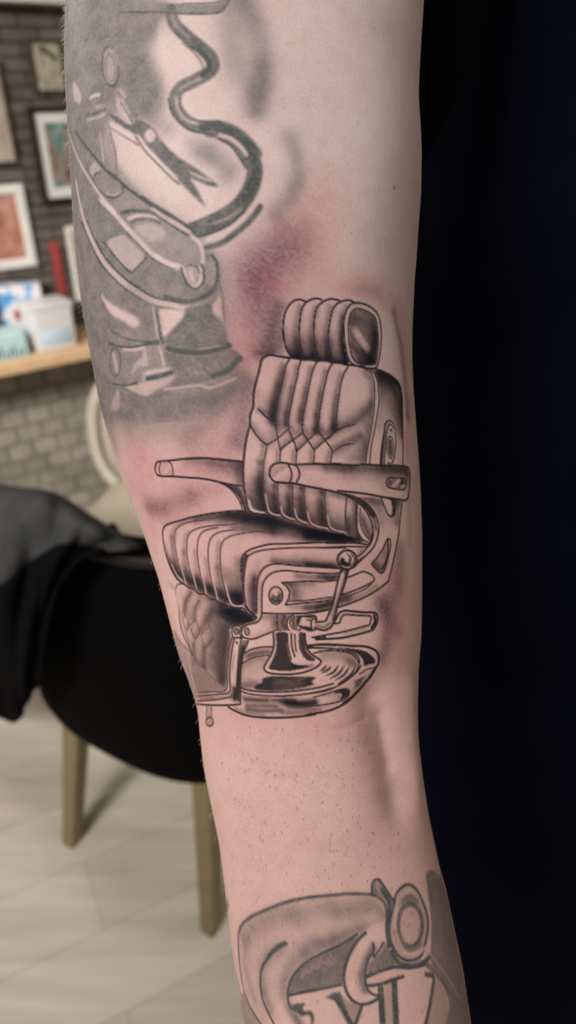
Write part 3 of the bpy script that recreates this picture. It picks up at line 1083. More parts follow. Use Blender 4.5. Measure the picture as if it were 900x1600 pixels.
# ================= forearm tattoo: sash, loop, carved letters =================
f1, f2 = crop(350, 1370, 5), crop(510, 1350, 3.913)
fill(f1([(115, 440), (150, 370), (230, 310), (420, 225), (720, 160), (900, 145), (1100, 150), (1230, 250), (1270, 330), (1180, 380), (900, 520), (700, 600), (600, 800), (420, 1000), (300, 1150), (200, 1000), (120, 700)]), .2, 'old', 4)
osoft(f1([(150, 480), (250, 390), (400, 310), (560, 290)]), 15, .4)
osoft(f1([(560, 330), (720, 250), (860, 220)]), 12, .22)
osoft(f1([(180, 500), (160, 650), (190, 800), (240, 950)]), 9, .28)
osoft(f1([(440, 560), (330, 640), (300, 760), (310, 900), (360, 1050)]), 10, .42)
osoft(f1([(640, 590), (520, 700), (470, 850), (500, 1000), (590, 1140)]), 9, .42)
osoft(f1([(700, 500), (600, 560)]), 9, .3)
osoft(f1([(900, 500), (780, 560), (660, 640)]), 10, .4)
osoft(f2([(60, 300), (200, 270), (300, 240), (350, 300)]), 13, .4)
osoft(f2([(-60, 500), (80, 440), (230, 390)]), 9, .5)
line(f1([(112, 560), (115, 440), (145, 370), (210, 315), (300, 272), (420, 222), (560, 180), (720, 155), (900, 140)]) + f2([(120, 182), (260, 186), (320, 205), (360, 250), (372, 340)]), 5.2, .85, 'oline', soft=2)
oline(f1([(112, 540), (122, 680), (145, 840), (180, 960), (230, 1060), (290, 1150)]), 5, .75, 2)
oline(f1([(485, 520), (410, 565), (335, 645), (292, 730), (285, 830), (300, 950), (340, 1050), (395, 1160)]), 5, .85, 2)
oline(f1([(480, 520), (420, 550), (350, 620)]), 8, .85, 4)
fill(f1([(1040, 460), (900, 530), (780, 590), (640, 670), (550, 760), (515, 840), (505, 930), (600, 905), (720, 880), (900, 845), (1000, 825), (1040, 760)]), .74, 'oline', 3)
for (x, y) in ((640, 730), (700, 690), (760, 650), (830, 620), (860, 640)):
    olight(f1([(x, y), (x - 35, y + 60)]), 5, .28)
osoft(f1([(720, 800), (830, 760), (930, 720)]), 12, .5)
oline(f1([(1040, 450), (900, 535), (780, 590), (640, 670), (550, 760), (508, 850), (498, 930), (515, 1010), (560, 1050)]), 4, .92, 1.6)
oline(f1([(510, 925), (600, 905), (720, 882), (900, 845)]) + f2([(90, 738)]), 4.5, .92, 1.6)
fill(f1([(515, 1000), (590, 985), (640, 985), (610, 1040), (690, 1050), (705, 1090), (700, 1160), (680, 1160), (670, 1080), (600, 1095), (560, 1050)]), .88, 'oline', 2, False)
fill(f1([(790, 940), (850, 905), (905, 895), (935, 960), (1005, 1160), (970, 1160), (900, 1035), (860, 968), (820, 955)]), .86, 'oline', 2, False)
osoft(f1([(520, 1040), (580, 1140)]), 8, .5)
fill(f2([(100, 800), (140, 840), (215, 870), (170, 978), (150, 978)]), .45, 'oline', 2, False)
oline(f2([(60, 815), (105, 890), (160, 985)]), 6, .88)
oline(f2([(215, 868), (195, 930), (175, 985)]), 5, .88)
oline(f2([(332, 760), (338, 870), (345, 990)]), 9, .85)
oline(f2([(415, 715), (420, 850), (428, 990)]), 9, .85)
fill(f2([(355, 730), (405, 720), (412, 990), (355, 990)]), .35, 'old', 1, False)
oline(f2([(250, 745), (330, 735), (400, 710), (470, 688)]), 5, .92)
oline(f2([(245, 690), (330, 655), (420, 630), (520, 635), (600, 615)]), 5, .85)
fill(f2([(255, 690), (330, 650), (420, 620), (400, 560), (370, 480), (330, 540), (290, 575), (260, 610)]), .72, 'oline', 2)
oline(f2([(610, 675), (655, 690), (648, 770), (630, 880), (605, 990)]), 7, .85)
fill(f2([(655, 690), (720, 770), (745, 860), (740, 990), (620, 990), (640, 850)]), .38, 'old', 2)
olight(f2([(470, 665), (560, 650), (620, 640)]), 5, .7)
# curled tip of the sash in front of the letters
tip = f2([(290, 370), (210, 440), (145, 550), (112, 650), (115, 745), (150, 820), (210, 855), (280, 840), (330, 800), (290, 795), (250, 760), (238, 680), (255, 580), (290, 490), (340, 400)])
oclear(tip, .95, 1)
osoft(f2([(285, 510), (240, 600), (215, 690), (235, 770)]), 6, .75)
oline(f2([(240, 420), (190, 470), (140, 555), (110, 655), (112, 745), (148, 822), (210, 858), (285, 842), (330, 805)]), 4.5, .9)
oline(f2([(285, 490), (290, 530), (255, 585), (236, 680), (248, 760), (285, 797), (330, 802)]), 4, .88)
oline(f2([(290, 570), (320, 530), (350, 480)]), 3.5, .85)
oline(f2([(285, 480), (288, 570)]), 3, .85)
# bud and oval loop
fill(f2([(280, 185), (285, 110), (318, 95), (360, 150), (405, 225), (400, 280), (370, 240), (330, 200)]), .68, 'oline', 2)
olight(f2([(310, 120), (322, 160)]), 6, .5)
oline(f2([(278, 190), (283, 115), (318, 95), (360, 150), (410, 225)]), 4, .9)
oline(f2([(340, 160), (385, 240), (372, 380), (385, 500)]), 7, .85)
outer = f2([(410, 260), (425, 190), (460, 145), (500, 125), (545, 150), (580, 210), (615, 310), (620, 400), (600, 500), (570, 570), (500, 590), (440, 560), (395, 480), (385, 370)])
fill(outer, .3, 'old', 3)
oline(outer, 5, .72, closed=True)
oline(f2([(400, 540), (440, 600), (510, 625), (590, 605), (630, 570)]), 8, .8, 3)
oline(f2(ell(512, 375, 74, 132)), 8, .74, 2.5, closed=True)
oline(f2([(470, 230), (512, 205), (550, 230)]), 12, .6, 4)
oline(f2([(425, 420), (460, 500), (512, 525), (570, 490)]), 9, .65, 3)
oclear(f2(ell(512, 372, 58, 108)), .55, 2)
olight(f2([(430, 270), (420, 370), (440, 470), (490, 545), (560, 545), (605, 510)]), 5, .7)
olight(f2([(470, 180), (520, 165), (560, 210)]), 4, .5)
# dark strap on the far edge of the forearm
fill(f2([(615, 50), (690, 40), (780, 100), (840, 400), (900, 700), (930, 1000), (740, 1000), (750, 850), (700, 720), (640, 600), (640, 480), (640, 330), (618, 160)]), .66, 'oline', 4)
oline(f2([(620, 60), (640, 200), (645, 340)]), 5, .6, 3)
olight(f2([(610, 510), (680, 610), (760, 720), (815, 815)]), 3, .55)
olight(f2([(640, 75), (700, 65)]), 4, .4)
olight(f2([(690, 380), (745, 520)]), 3, .25)
oline(f2([(600, 600), (680, 680), (760, 790), (820, 850)]), 8, .7, 4)
# strap down the near edge of the forearm
oline(f1([(30, 200), (20, 350), (60, 600), (100, 800), (150, 1000), (190, 1160)]), 12, .5, 6)
fill(f1([(150, 900), (200, 1000), (250, 1100), (290, 1170), (120, 1170)]), .55, 'old', 3)

# ================= healing redness and violet halo round the new piece =================
def rsoft(p, r, v): soft(p, r, min(.9, v * 1.12), 'red')
def psoft(p, r, v): soft(p, r, min(.9, v * 1.22), 'pur')


rsoft([(500, 320), (470, 350), (440, 385), (420, 430)], 38, .38)
rsoft([(480, 380), (500, 440), (440, 450)], 30, .3)
rsoft([(400, 440), (385, 490), (390, 540)], 34, .4)
rsoft([(540, 450), (590, 458), (625, 490), (632, 560)], 20, .36)
rsoft([(380, 560), (360, 620), (320, 680), (270, 720), (225, 720)], 36, .30)
rsoft([(215, 720), (240, 800), (300, 780), (350, 720)], 40, .34)
rsoft([(600, 880), (625, 930), (615, 1010)], 28, .36)
rsoft([(640, 620), (636, 700)], 12, .3)
rsoft([(300, 850), (420, 870), (520, 880)], 90, .18)
rsoft([(440, 620), (500, 700)], 90, .12)
rsoft([(330, 1130), (420, 1120), (540, 1110)], 50, .14)
rsoft([(500, 1145), (525, 1150)], 14, .22)
rsoft([(185, 700), (230, 830)], 34, .14)
psoft([(446, 392), (415, 410), (400, 425)], 36, .46)
psoft([(460, 365), (430, 395)], 30, .12)
psoft([(396, 430), (386, 480), (396, 515)], 30, .26)
psoft([(408, 470), (420, 530), (404, 550)], 22, .36)
psoft([(355, 520), (345, 470)], 16, .12)
psoft([(560, 452), (590, 460)], 11, .22)
psoft([(616, 490), (628, 550), (634, 610), (637, 650)], 10, .46)
psoft([(392, 600), (380, 645), (372, 690)], 14, .46)
psoft([(360, 625), (320, 662), (290, 690)], 13, .26)
psoft([(370, 690), (310, 700)], 18, .18)
psoft([(232, 792), (262, 790), (300, 776)], 15, .36)
psoft([(236, 795), (256, 796)], 11, .30)
psoft([(296, 778), (340, 760)], 12, .16)
psoft([(625, 860), (620, 920), (600, 950)], 17, .46)
psoft([(596, 940), (606, 975), (602, 1010), (596, 1030)], 14, .52)
psoft([(612, 960), (622, 985)], 15, .32)
psoft([(638, 740), (640, 850)], 7, .2)
soft([(436, 480), (426, 520), (420, 552)], 13, .62)
soft([(446, 510), (438, 550)], 7, .4)
soft([(404, 552), (425, 550)], 7, .45)

# ================= the new barber chair =================
# clear pale skin under the chair itself
body = zA([(235, 72), (140, 72), (80, 130), (58, 260), (70, 420), (120, 515)]) + zB([(260, 45), (192, 90), (150, 255), (125, 440), (85, 650), (50, 890)]) + zD([(48, 250), (75, 450), (120, 555)]) + zG([(380, 70), (190, 115), (65, 158), (46, 220), (75, 390), (140, 560), (150, 620)]) + zJ([(70, 160), (100, 420), (200, 650), (235, 900), (240, 1000), (575, 1000)]) + zL([(0, 890), (350, 850), (600, 725), (755, 480), (720, 370), (600, 350)]) + zI([(545, 700), (300, 660), (560, 500), (635, 440), (718, 50)]) + zE([(740, 410), (800, 300), (800, 160), (750, 135)]) + zC([(748, 600), (742, 300), (670, 170), (530, 108)]) + zA([(800, 580), (828, 350), (790, 170), (660, 95), (470, 60)])
clear(body, False, ('pur', 'shade'), .82)
clear(body, False, ('red',), .4)
rsoft([(470, 560), (470, 650), (460, 760)], 70, .16)
rsoft([(330, 860), (480, 880)], 60, .14)
rsoft([(500, 520), (560, 540)], 40, .16)


def S(p, r, v, mask=None): soft(p, r * .9, v, 'shade', mask)
def Ln(p, w_=LW, v=.96, **k): line(p, w_, v, 'line', **k)


# -- headrest
pads = [zA([(235, 80), (190, 65), (140, 80), (95, 130), (70, 200), (62, 290), (65, 360), (80, 430), (105, 485), (130, 520)]),
        zA([(362, 68), (320, 58), (270, 70), (225, 105), (203, 160), (193, 230), (187, 310), (190, 390), (205, 460), (225, 522)]),
        zA([(495, 72), (430, 62), (370, 85), (325, 130), (308, 200), (302, 290), (308, 390), (325, 470), (345, 532)]),
        zA([(615, 90), (570, 72), (520, 80), (470, 110), (440, 170), (425, 250), (415, 330), (420, 420), (440, 510), (457, 552)])]
ring_o = zA([(600, 97), (660, 95), (730, 120), (790, 170), (820, 250), (828, 350), (822, 460), (805, 560), (780, 602), (730, 605), (660, 590), (600, 565), (570, 520), (550, 440), (537, 340), (535, 240), (550, 160), (575, 115)])
ring_i = zA([(620, 140), (680, 145), (740, 175), (780, 215), (795, 290), (805, 380), (800, 470), (790, 550), (770, 572), (700, 575), (640, 560), (605, 520), (585, 450), (572, 350), (570, 260), (585, 180)])
hmask = pads[0] + zA([(230, 530), (440, 550), (570, 572), (560, 440), (537, 300), (560, 140), (615, 90), (430, 62), (320, 58), (235, 75)])
S(zA([(100, 520), (240, 535), (440, 560), (570, 580)]), 11, .98, hmask)
S(zA([(100, 480), (240, 500), (440, 520), (560, 540)]), 20, .6, hmask)
S(zA([(60, 300), (70, 400), (110, 480)]), 6, .4, hmask)
S(zA([(100, 400), (300, 400), (520, 430)]), 24, .34, hmask)
for k, xo in enumerate((160, 282, 395, 520)):
    S(zA([(xo + 35, 130), (xo + 10, 260), (xo + 5, 380), (xo + 20, 500)]), 7, .62, hmask)
    S(zA([(xo + 25, 400), (xo + 20, 470), (xo + 30, 540)]), 10, .6, hmask)
S(zA([(525, 200), (520, 340), (540, 480), (560, 560)]), 8, .75, hmask)
for p in pads:
    Ln(p, 3.0)
fill(ring_o, 0.0, 'line', 0, True, 'set')
clear(ring_o, True, ('shade',))
fill(ring_o, .24, 'shade', 1)
fill(ring_i, .78, 'shade', 1)
S(zA([(780, 330), (770, 450), (740, 560)]), 13, .9, ring_i)
S(zA([(620, 540), (690, 565), (770, 560)]), 8, .75, ring_i)
S(zA([(690, 470), (740, 540)]), 8, .7, ring_i)
S(zA([(600, 440), (650, 480), (690, 520)]), 5, .5, ring_i)
S(zA([(600, 220), (680, 190), (760, 240)]), 10, .4, ring_i)
for p, r_, v_ in ((zA([(625, 310), (665, 370), (715, 440)]), 8, .30), (zA([(600, 470), (625, 530)]), 5, .25), (zA([(640, 170), (720, 210)]), 6, .15)):
    line(p, r_, v_, 'shade', mode='erase', soft=9)
Ln(ring_o, 3.0, closed=True)
Ln(ring_i, 2.6, closed=True)

# -- back cushion
back = zB([(410, 70), (330, 60), (260, 48), (215, 65), (192, 95), (175, 170), (150, 260), (132, 350), (128, 450), (105, 520), (103, 590), (85, 660), (65, 760), (52, 890)]) + zD([(48, 250), (55, 340), (70, 440), (85, 520), (120, 555), (190, 568), (238, 572), (290, 585), (340, 590), (400, 612), (450, 625), (550, 652), (620, 678), (700, 698), (760, 712), (840, 725)]) + zE([(380, 715), (430, 725), (400, 560), (400, 430)]) + zC([(460, 840), (490, 640), (520, 400), (520, 200), (495, 135), (450, 105), (360, 85), (200, 65)])
c1 = zB([(415, 75), (385, 130), (368, 200), (350, 280), (330, 360), (312, 450), (300, 560), (306, 620), (318, 690), (330, 745), (342, 792)])
c2 = zB([(505, 85), (485, 140), (472, 220), (450, 310), (430, 410), (410, 510), (402, 590), (412, 645), (437, 705), (458, 755), (468, 800)])
c3 = zB([(630, 95), (600, 150), (580, 220), (558, 320), (545, 400), (525, 490), (515, 570), (515, 650), (555, 715), (605, 792)])
c4 = zB([(745, 115), (715, 170), (695, 250), (675, 340), (658, 430), (645, 520), (640, 640), (690, 712), (730, 770), (750, 812)])
c5 = zB([(870, 140), (835, 200), (812, 280), (798, 370), (785, 460), (778, 560), (778, 630)])
# tone left of each upper channel line and pooled at its foot
for c, r_ in ((c1, 7), (c2, 4.5), (c3, 5), (c4, 5), (c5, 5.5)):
    sh_ = [(x - 4, y) for x, y in c[1:7]]
    S(sh_, r_, .62, back)
    S(sh_[2:], r_ * 1.3, .45, back)
    S(sh_[4:], r_ * 1.6, .5, back)
S(zB([(360, 200), (320, 350), (290, 520)]), 9, .6, back)
S(zB([(180, 480), (230, 500), (285, 545)]), 6, .55, back)
S(zB([(150, 380), (200, 440), (250, 430)]), 16, .28, back)
S(zB([(330, 590), (360, 620)]), 8, .35, back)
S(zB([(430, 620), (450, 660), (490, 640)]), 7, .6, back)
S(zB([(540, 640), (560, 680), (600, 640)]), 7, .6, back)
S(zB([(660, 630), (700, 670), (760, 620)]), 8, .65, back)
S(zB([(320, 640), (310, 600)]), 6, .5, back)
# left fold
S(zB([(130, 610), (180, 680), (240, 735), (300, 690)]), 8, .55, back)
S(zB([(250, 660), (300, 620)]), 8, .3, back)
# diamonds
for d in ([(318, 690), (400, 630), (440, 712), (342, 790)], [(440, 715), (515, 658), (555, 718), (468, 798)], [(558, 718), (632, 648), (690, 714), (605, 788)]):
    dm = zB(d)
    fill(dm, .22, 'shade', 1, False)
    x0, y0 = dm[3]
    x1, y1 = dm[2]
    S([dm[3], dm[2]], 7, .6, dm)
    S([dm[1], dm[2]], 4, .35, dm)
# lower channels: dark to the right, darker toward the seat
low = [zB([(238, 750), (225, 820), (210, 895)]) + zD([(205, 320), (213, 420), (225, 500), (245, 560), (290, 585), (335, 587)]),
       zB([(342, 790), (335, 890)]) + zD([(318, 350), (320, 430), (332, 520), (352, 580), (400, 610), (450, 622)]),
       zB([(468, 800), (460, 890)]) + zD([(438, 350), (435, 440), (442, 540), (462, 610), (510, 640), (550, 650)]),
       zB([(605, 790), (597, 890)]) + zD([(530, 365), (528, 450), (540, 560), (565, 640), (620, 675), (690, 690), (705, 697)]),
       zB([(750, 810), (730, 890)]) + zD([(690, 400), (690, 490), (697, 590), (715, 670), (760, 705), (840, 722)])]
for c, r_ in zip(low, (7, 5, 5, 5.5, 6.5)):
    top2 = [(x - 4.5, y) for x, y in c[:3]]
    S(top2, r_ * .8, .55, back)
    S([(x - 5, y) for x, y in c[2:5]], r_ * 1.15, .6, back)
    S([(x - 6, y) for x, y in c[3:6]], r_ * 1.7, .7, back)
S(zD([(330, 330), (440, 345), (540, 370), (690, 400), (850, 440)]), 6, .4, back)
S(zD([(100, 470), (180, 520), (300, 560), (420, 590), (560, 620), (700, 660), (840, 690)]), 12, .78, back)
S(zD([(130, 420), (300, 500), (420, 530), (560, 560), (700, 600), (840, 640)]), 22, .5, back)
S(zD([(60, 330), (150, 360), (230, 380)]), 15, .22, back)
S(zD([(190, 250), (195, 400), (215, 520)]), 7, .6, back)
# right bolster of the back
S(zC([(455, 130), (505, 200), (515, 320), (500, 470)]), 10, .62, back)
S(zC([(500, 380), (430, 470), (350, 530), (260, 560)]), 9, .7, back)
S(zC([(420, 440), (300, 520)]), 15, .3, back)
S(zC([(490, 560), (475, 680), (450, 830)]), 14, .72, back)
S(zC([(420, 640), (320, 690), (220, 750)]), 8, .62, back)
S(zC([(200, 720), (300, 670), (410, 610)]), 5, .4, back)
S(zC([(350, 800), (450, 740)]), 16, .45, back)
S(zC([(190, 650), (160, 600)]), 5, .3, back)
for c in (c1, c2, c3, c4, c5):
    Ln(c, 2.7)
for c in low:
    Ln(c, 2.4, .93)
for c in low:                                    # pale piping where the channels end
    line([(x + 2.2, y - 2.6) for x, y in c[4:]], 1.6, .5, 'shade', mode='erase', soft=1.6)
line([(x + 3.2, y - 1.5) for x, y in zD([(75, 460), (95, 525), (130, 552), (200, 566)])], 2.2, .8, 'shade', mode='erase', soft=1.6)
Ln(zB([(238, 750), (310, 706), (400, 630)]), 2.4)
Ln(zB([(342, 790), (390, 745), (440, 712), (515, 656)]), 2.4)
Ln(zB([(468, 800), (555, 715), (632, 646)]), 2.4)
Ln(zB([(605, 790), (690, 713), (775, 640), (850, 606), (920, 590)]), 2.5)
Ln(zC([(160, 655), (210, 605), (270, 570), (335, 545)]), 2.6)
Ln(zC([(200, 760), (260, 715), (320, 695), (375, 690)]), 2.6, taper=.3)
Ln(zB([(170, 470), (220, 525), (260, 555), (297, 572)]), 3.2)
Ln(zB([(108, 600), (150, 670), (200, 725), (238, 750)]), 3.0)
Ln(zB([(410, 72), (465, 78), (520, 88), (570, 86), (630, 97), (690, 92), (745, 110), (800, 112), (870, 132)]), 2.6)
Ln(zA([(0, 505), (60, 512), (130, 520), (230, 532), (340, 542), (440, 550), (575, 575), (700, 590)]), 3.0)
Ln(zB([(410, 72), (330, 60), (260, 48), (215, 65), (192, 95), (175, 170), (150, 260), (132, 350), (128, 450), (105, 520), (103, 590), (85, 660), (65, 760), (52, 890)]) + zD([(48, 250), (55, 340), (70, 440), (85, 520), (120, 555), (190, 568), (240, 572)]), 3.3)
# lower right channels seen under the arm
underA = zE([(300, 380), (390, 425), (400, 560), (395, 640), (430, 720), (380, 715), (330, 680), (300, 620), (295, 520)])
S(zE([(385, 450), (380, 600), (400, 700)]), 9, .85, underA)
S(zE([(310, 560), (340, 680), (420, 720)]), 9, .7, underA)
S(zE([(200, 350), (300, 380), (380, 420)]), 6, .5)
Ln(zE([(310, 385), (298, 520), (302, 620), (330, 680), (380, 715), (435, 722)]), 2.4)
Ln(zE([(390, 425), (386, 540), (392, 640), (430, 710), (492, 747)]), 2.6)
Ln(zE([(415, 470), (412, 570), (440, 660), (492, 725)]), 2.2)
inner_r = zE([(415, 470), (450, 500), (495, 560), (510, 640), (500, 725), (440, 660), (412, 570)])
fill(inner_r, .25, 'shade', 1)
S(zE([(430, 560), (470, 650), (500, 710)]), 9, .75, inner_r)

# -- back shell seen from the side, seam piping, recliner slot
seam_i = zC([(450, 105), (495, 135), (520, 200), (527, 280), (525, 400), (510, 520), (490, 640), (470, 740), (458, 845)])
seam_o = zC([(485, 108), (522, 145), (546, 200), (556, 290), (560, 370), (545, 480), (520, 620), (500, 720), (488, 845)])
shellm = seam_o + zC([(748, 850), (748, 600), (745, 420), (740, 300), (720, 220), (670, 170), (600, 130), (530, 108)])
fill(seam_i + seam_o[::-1], .18, 'shade', 0, False)
S(zC([(560, 120), (650, 170), (720, 240), (742, 330)]), 17, .98, shellm)
S(zC([(570, 180), (650, 230), (700, 320), (735, 480)]), 19, .85, shellm)
S(zC([(580, 280), (650, 360), (720, 560)]), 24, .6, shellm)
S(zC([(740, 350), (744, 520), (744, 640)]), 7, .85, shellm)
S(zC([(560, 330), (580, 430), (560, 560)]), 12, .32, shellm)
Ln(seam_i, 2.4)
Ln(seam_o, 2.4)
Ln(zC([(450, 100), (530, 106), (600, 130), (670, 170), (720, 222), (740, 300), (745, 420), (748, 600), (748, 850)]), 3.0)
slot = zC([(570, 860), (578, 740), (600, 600), (606, 540), (635, 510), (668, 528), (687, 590), (692, 680), (682, 790), (655, 860)])
clear(slot, True, ('shade',))
fill(slot, .12, 'shade', 1)
fill(zC([(570, 860), (578, 740), (600, 600), (606, 540), (635, 510), (665, 525), (640, 545), (622, 620), (612, 740), (603, 860)]), .62, 'shade', 1)
S(zC([(600, 600), (585, 720), (575, 850)]), 5, .9, slot)
Ln(slot, 2.6)
Ln(zC([(603, 860), (610, 740), (620, 640), (630, 570), (650, 540), (675, 570)]), 2.2)
fill(zC(ell(649, 720, 27, 84)), .35, 'shade', 1)
fill(zC(ell(649, 722, 16, 66)), .85, 'shade', 1)
Ln(zC(ell(649, 720, 27, 84)), 2.2, closed=True)
Ln(zC(ell(649, 722, 15, 62)), 1.8, closed=True)
fill(zC(ell(655, 586, 11, 13)), .96)
fill(zC(ell(638, 846, 11, 12)), .96)

# -- far arm (left)
larm = zF([(720, 110), (600, 98), (480, 84), (380, 80), (280, 84), (180, 95), (110, 102), (55, 110), (38, 150), (45, 195), (75, 218), (180, 222), (280, 230), (380, 236), (470, 250), (560, 272), (650, 288), (725, 297)])
S(zF([(280, 100), (420, 100), (560, 115), (720, 130)]), 9, .5, larm)
S(zF([(480, 140), (600, 160), (720, 180)]), 13, .5, larm)
S(zF([(700, 130), (705, 200), (710, 280)]), 12, .72, larm)
S(zF([(250, 150), (420, 180)]), 10, .15, larm)
fill(zF([(72, 115), (150, 105), (172, 160), (172, 215), (75, 212)]), .26, 'shade', 1)
line(zF([(110, 190), (150, 140)]), 5, .7, 'shade', mode='erase', soft=3)
Ln(larm, 3.0)
Ln(zF([(720, 108), (600, 96), (480, 84), (380, 80), (280, 84)]), 3.8)
Ln(zF([(105, 100), (150, 110), (172, 150), (178, 215)]), 2.2)
Ln(zF([(80, 115), (68, 160), (75, 210)]), 2.2)
sup = zF([(540, 265), (600, 285), (725, 297), (735, 400), (758, 490), (735, 490), (700, 400), (650, 335)])
fill(sup, .6, 'shade', 1, False)
S(zF([(600, 290), (680, 330), (720, 420), (740, 470)]), 7, .85, sup)
Ln(zF([(530, 265), (600, 300), (650, 345), (695, 410), (725, 490)]), 2.4)
Ln(zF([(590, 290), (660, 335), (710, 400), (745, 495)]), 3.2)
line(zF([(655, 350), (700, 420), (728, 480)]), 1.6, .85, 'shade', mode='erase', soft=1.2)

# -- seat cushion
seat = zG([(700, 42), (600, 42), (480, 55), (380, 70), (280, 90), (190, 115), (110, 138), (65, 160), (47, 200), (52, 290), (70, 380), (100, 470), (140, 550), (185, 600), (210, 612), (250, 640), (290, 655), (330, 690), (370, 695), (420, 730), (460, 738), (500, 770), (560, 785), (610, 805), (670, 800), (675, 700), (660, 500), (660, 420), (690, 370), (740, 340), (820, 315), (900, 300)]) + zH([(450, 148), (600, 142), (750, 138), (900, 145)]) + zI([(250, 140), (400, 145), (480, 158), (420, 120), (330, 90)]) + zD([(840, 725), (760, 712), (700, 698), (620, 678), (550, 652), (450, 625), (340, 590), (238, 572), (120, 555)])
ridges = [zG([(640, 75), (520, 85), (370, 112), (270, 125), (190, 150), (150, 190), (138, 250), (150, 360), (175, 480), (200, 570), (215, 615)]),
          zG([(700, 125), (560, 150), (450, 155), (330, 175), (262, 210), (238, 262), (235, 370), (250, 470), (275, 570), (296, 652)]),
          zG([(480, 172), (420, 182), (360, 205), (325, 260), (315, 360), (327, 460), (347, 580), (372, 692)]),
          zG([(610, 188), (500, 205), (435, 240), (405, 310), (402, 420), (415, 530), (437, 640), (462, 736)]),
          zG([(900, 210), (760, 206), (650, 220), (560, 245), (512, 290), (495, 370), (500, 490), (522, 620), (547, 720), (580, 782), (660, 800)])]
# top of the seat, darkest under the back
S(zG([(560, 55), (700, 60), (800, 80), (900, 110)]), 13, .8, seat)
S(zG([(500, 90), (650, 100), (800, 130), (900, 170)]), 14, .72, seat)
S(zG([(300, 100), (450, 80), (600, 80)]), 9, .7, seat)
S(zG([(190, 130), (300, 105), (420, 90)]), 6, .5, seat)
S(zD([(60, 600), (200, 620), (350, 640), (500, 680), (650, 715), (800, 745)]), 15, .9, seat)
S(zD([(250, 610), (400, 650), (560, 690), (740, 730), (860, 745)]), 9, .75, seat)
S(zD([(300, 700), (500, 740), (700, 755), (900, 770)]), 10, .6, seat)
S(zI([(0, 90), (150, 100), (300, 110), (420, 135)]), 9, .9, seat)
S(zI([(0, 60), (200, 80), (340, 100)]), 8, .8, seat)
S(zG([(600, 180), (760, 190), (900, 200)]), 6, .55, seat)
S(zG([(560, 250), (700, 240), (860, 260)]), 10, .16, seat)
# front: soft tone beside each ridge, black toward the bottom
for k, c in enumerate(ridges):
    S([(x - 4, y) for x, y in c[4:7]], 5, .45, seat)
    S([(x - 5, y) for x, y in c[6:]], 7, .5, seat)
S(zG([(90, 420), (160, 490), (230, 540), (300, 580), (370, 620), (450, 660), (540, 700), (650, 720)]), 14, .72, seat)
S(zG([(120, 500), (200, 560), (290, 610), (370, 650), (460, 690), (560, 740), (660, 760)]), 11, .85, seat)
S(zG([(60, 300), (90, 430), (150, 560)]), 6, .5, seat)
S(zG([(560, 560), (600, 650), (650, 700)]), 18, .6, seat)
S(zG([(610, 700), (650, 740), (670, 780)]), 11, .9, seat)
S(zG([(640, 430), (650, 560), (660, 680)]), 10, .6, seat)
S(zG([(150, 220), (130, 320), (150, 420)]), 5, .3, seat)
for c in ridges:
    Ln(c, 2.3, .9)
    line([(x + 3.0, y - 1) for x, y in c[-4:]], 1.9, .6, 'shade', mode='erase', soft=1.6)
line([(x + 3.0, y - 2.4) for x, y in zG([(100, 470), (140, 550), (185, 600)])], 2, .7, 'shade', mode='erase', soft=1.6)
line([(x, y - 3) for x, y in zG([(560, 785), (610, 805), (670, 800)])], 2.2, .8, 'shade', mode='erase', soft=1.6)
Ln(zG([(700, 42), (600, 42), (480, 55), (380, 70), (280, 90), (190, 115), (110, 138), (65, 160), (47, 200), (52, 290), (70, 380), (100, 470), (140, 550), (185, 600), (210, 612), (250, 640), (292, 655), (330, 690), (372, 695), (420, 730), (462, 738), (500, 770), (560, 785), (610, 805), (672, 800), (720, 850), (780, 872)]), 3.0)

# -- seat side: piping, upholstered side, metal bracket
pip_o = zG([(780, 872), (730, 835), (690, 785), (675, 700), (668, 600), (656, 500), (660, 420), (690, 370), (740, 340), (820, 315), (900, 300)]) + zH([(450, 148), (600, 142), (750, 138), (900, 145)]) + zI([(150, 143), (250, 140), (400, 145), (485, 158)])
pip_i = zG([(760, 850), (720, 815), (700, 775), (682, 680), (682, 560), (696, 450), (712, 398), (762, 366), (820, 350), (900, 340)]) + zH([(450, 182), (600, 178), (900, 178)]) + zI([(100, 180), (300, 170), (470, 172)])
side = pip_i + zI([(400, 260), (330, 330), (240, 345), (100, 335)]) + zH([(600, 325), (480, 315), (380, 305), (310, 312), (260, 340), (225, 390), (210, 460), (205, 690)])
S(zH([(340, 285), (480, 300), (620, 315), (780, 330)]), 8, .78, side)
S(zI([(0, 310), (140, 325), (240, 330)]), 7, .85, side)
S(zH([(520, 260), (700, 285), (830, 300)]), 9, .3, side)
S(zH([(190, 420), (185, 560), (190, 690)]), 9, .85, side)
S(zH([(160, 500), (160, 600), (180, 680)]), 9, .5, side)
S(zH([(230, 320), (190, 420), (170, 480)]), 10, .35, side)
S(zI([(420, 190), (440, 230), (400, 260)]), 8, .5, side)
fill(zG([(660, 420), (690, 370), (715, 380), (700, 430), (690, 470), (684, 560), (668, 600), (656, 500)]), .92, 'line', 1, False)
Ln(pip_o, 2.8)
Ln(pip_i, 2.4)
br_o = zH([(205, 690), (205, 560), (210, 460), (225, 390), (260, 340), (310, 312), (380, 305), (480, 315), (600, 325), (750, 335), (860, 340)])
br_i = zH([(245, 690), (245, 580), (250, 480), (275, 420), (320, 380), (380, 362), (450, 358), (560, 370), (700, 378), (800, 382), (865, 373)])
fill(br_o + br_i[::-1], .10, 'shade', 0, False)
S(zH([(222, 690), (222, 560), (235, 450)]), 5, .3)
brk = br_i + zI([(260, 360), (400, 330), (500, 240), (560, 100), (718, 50), (690, 200), (635, 440), (560, 500), (460, 560), (360, 605), (260, 640), (150, 665)]) + zH([(600, 690), (450, 695), (255, 690)])
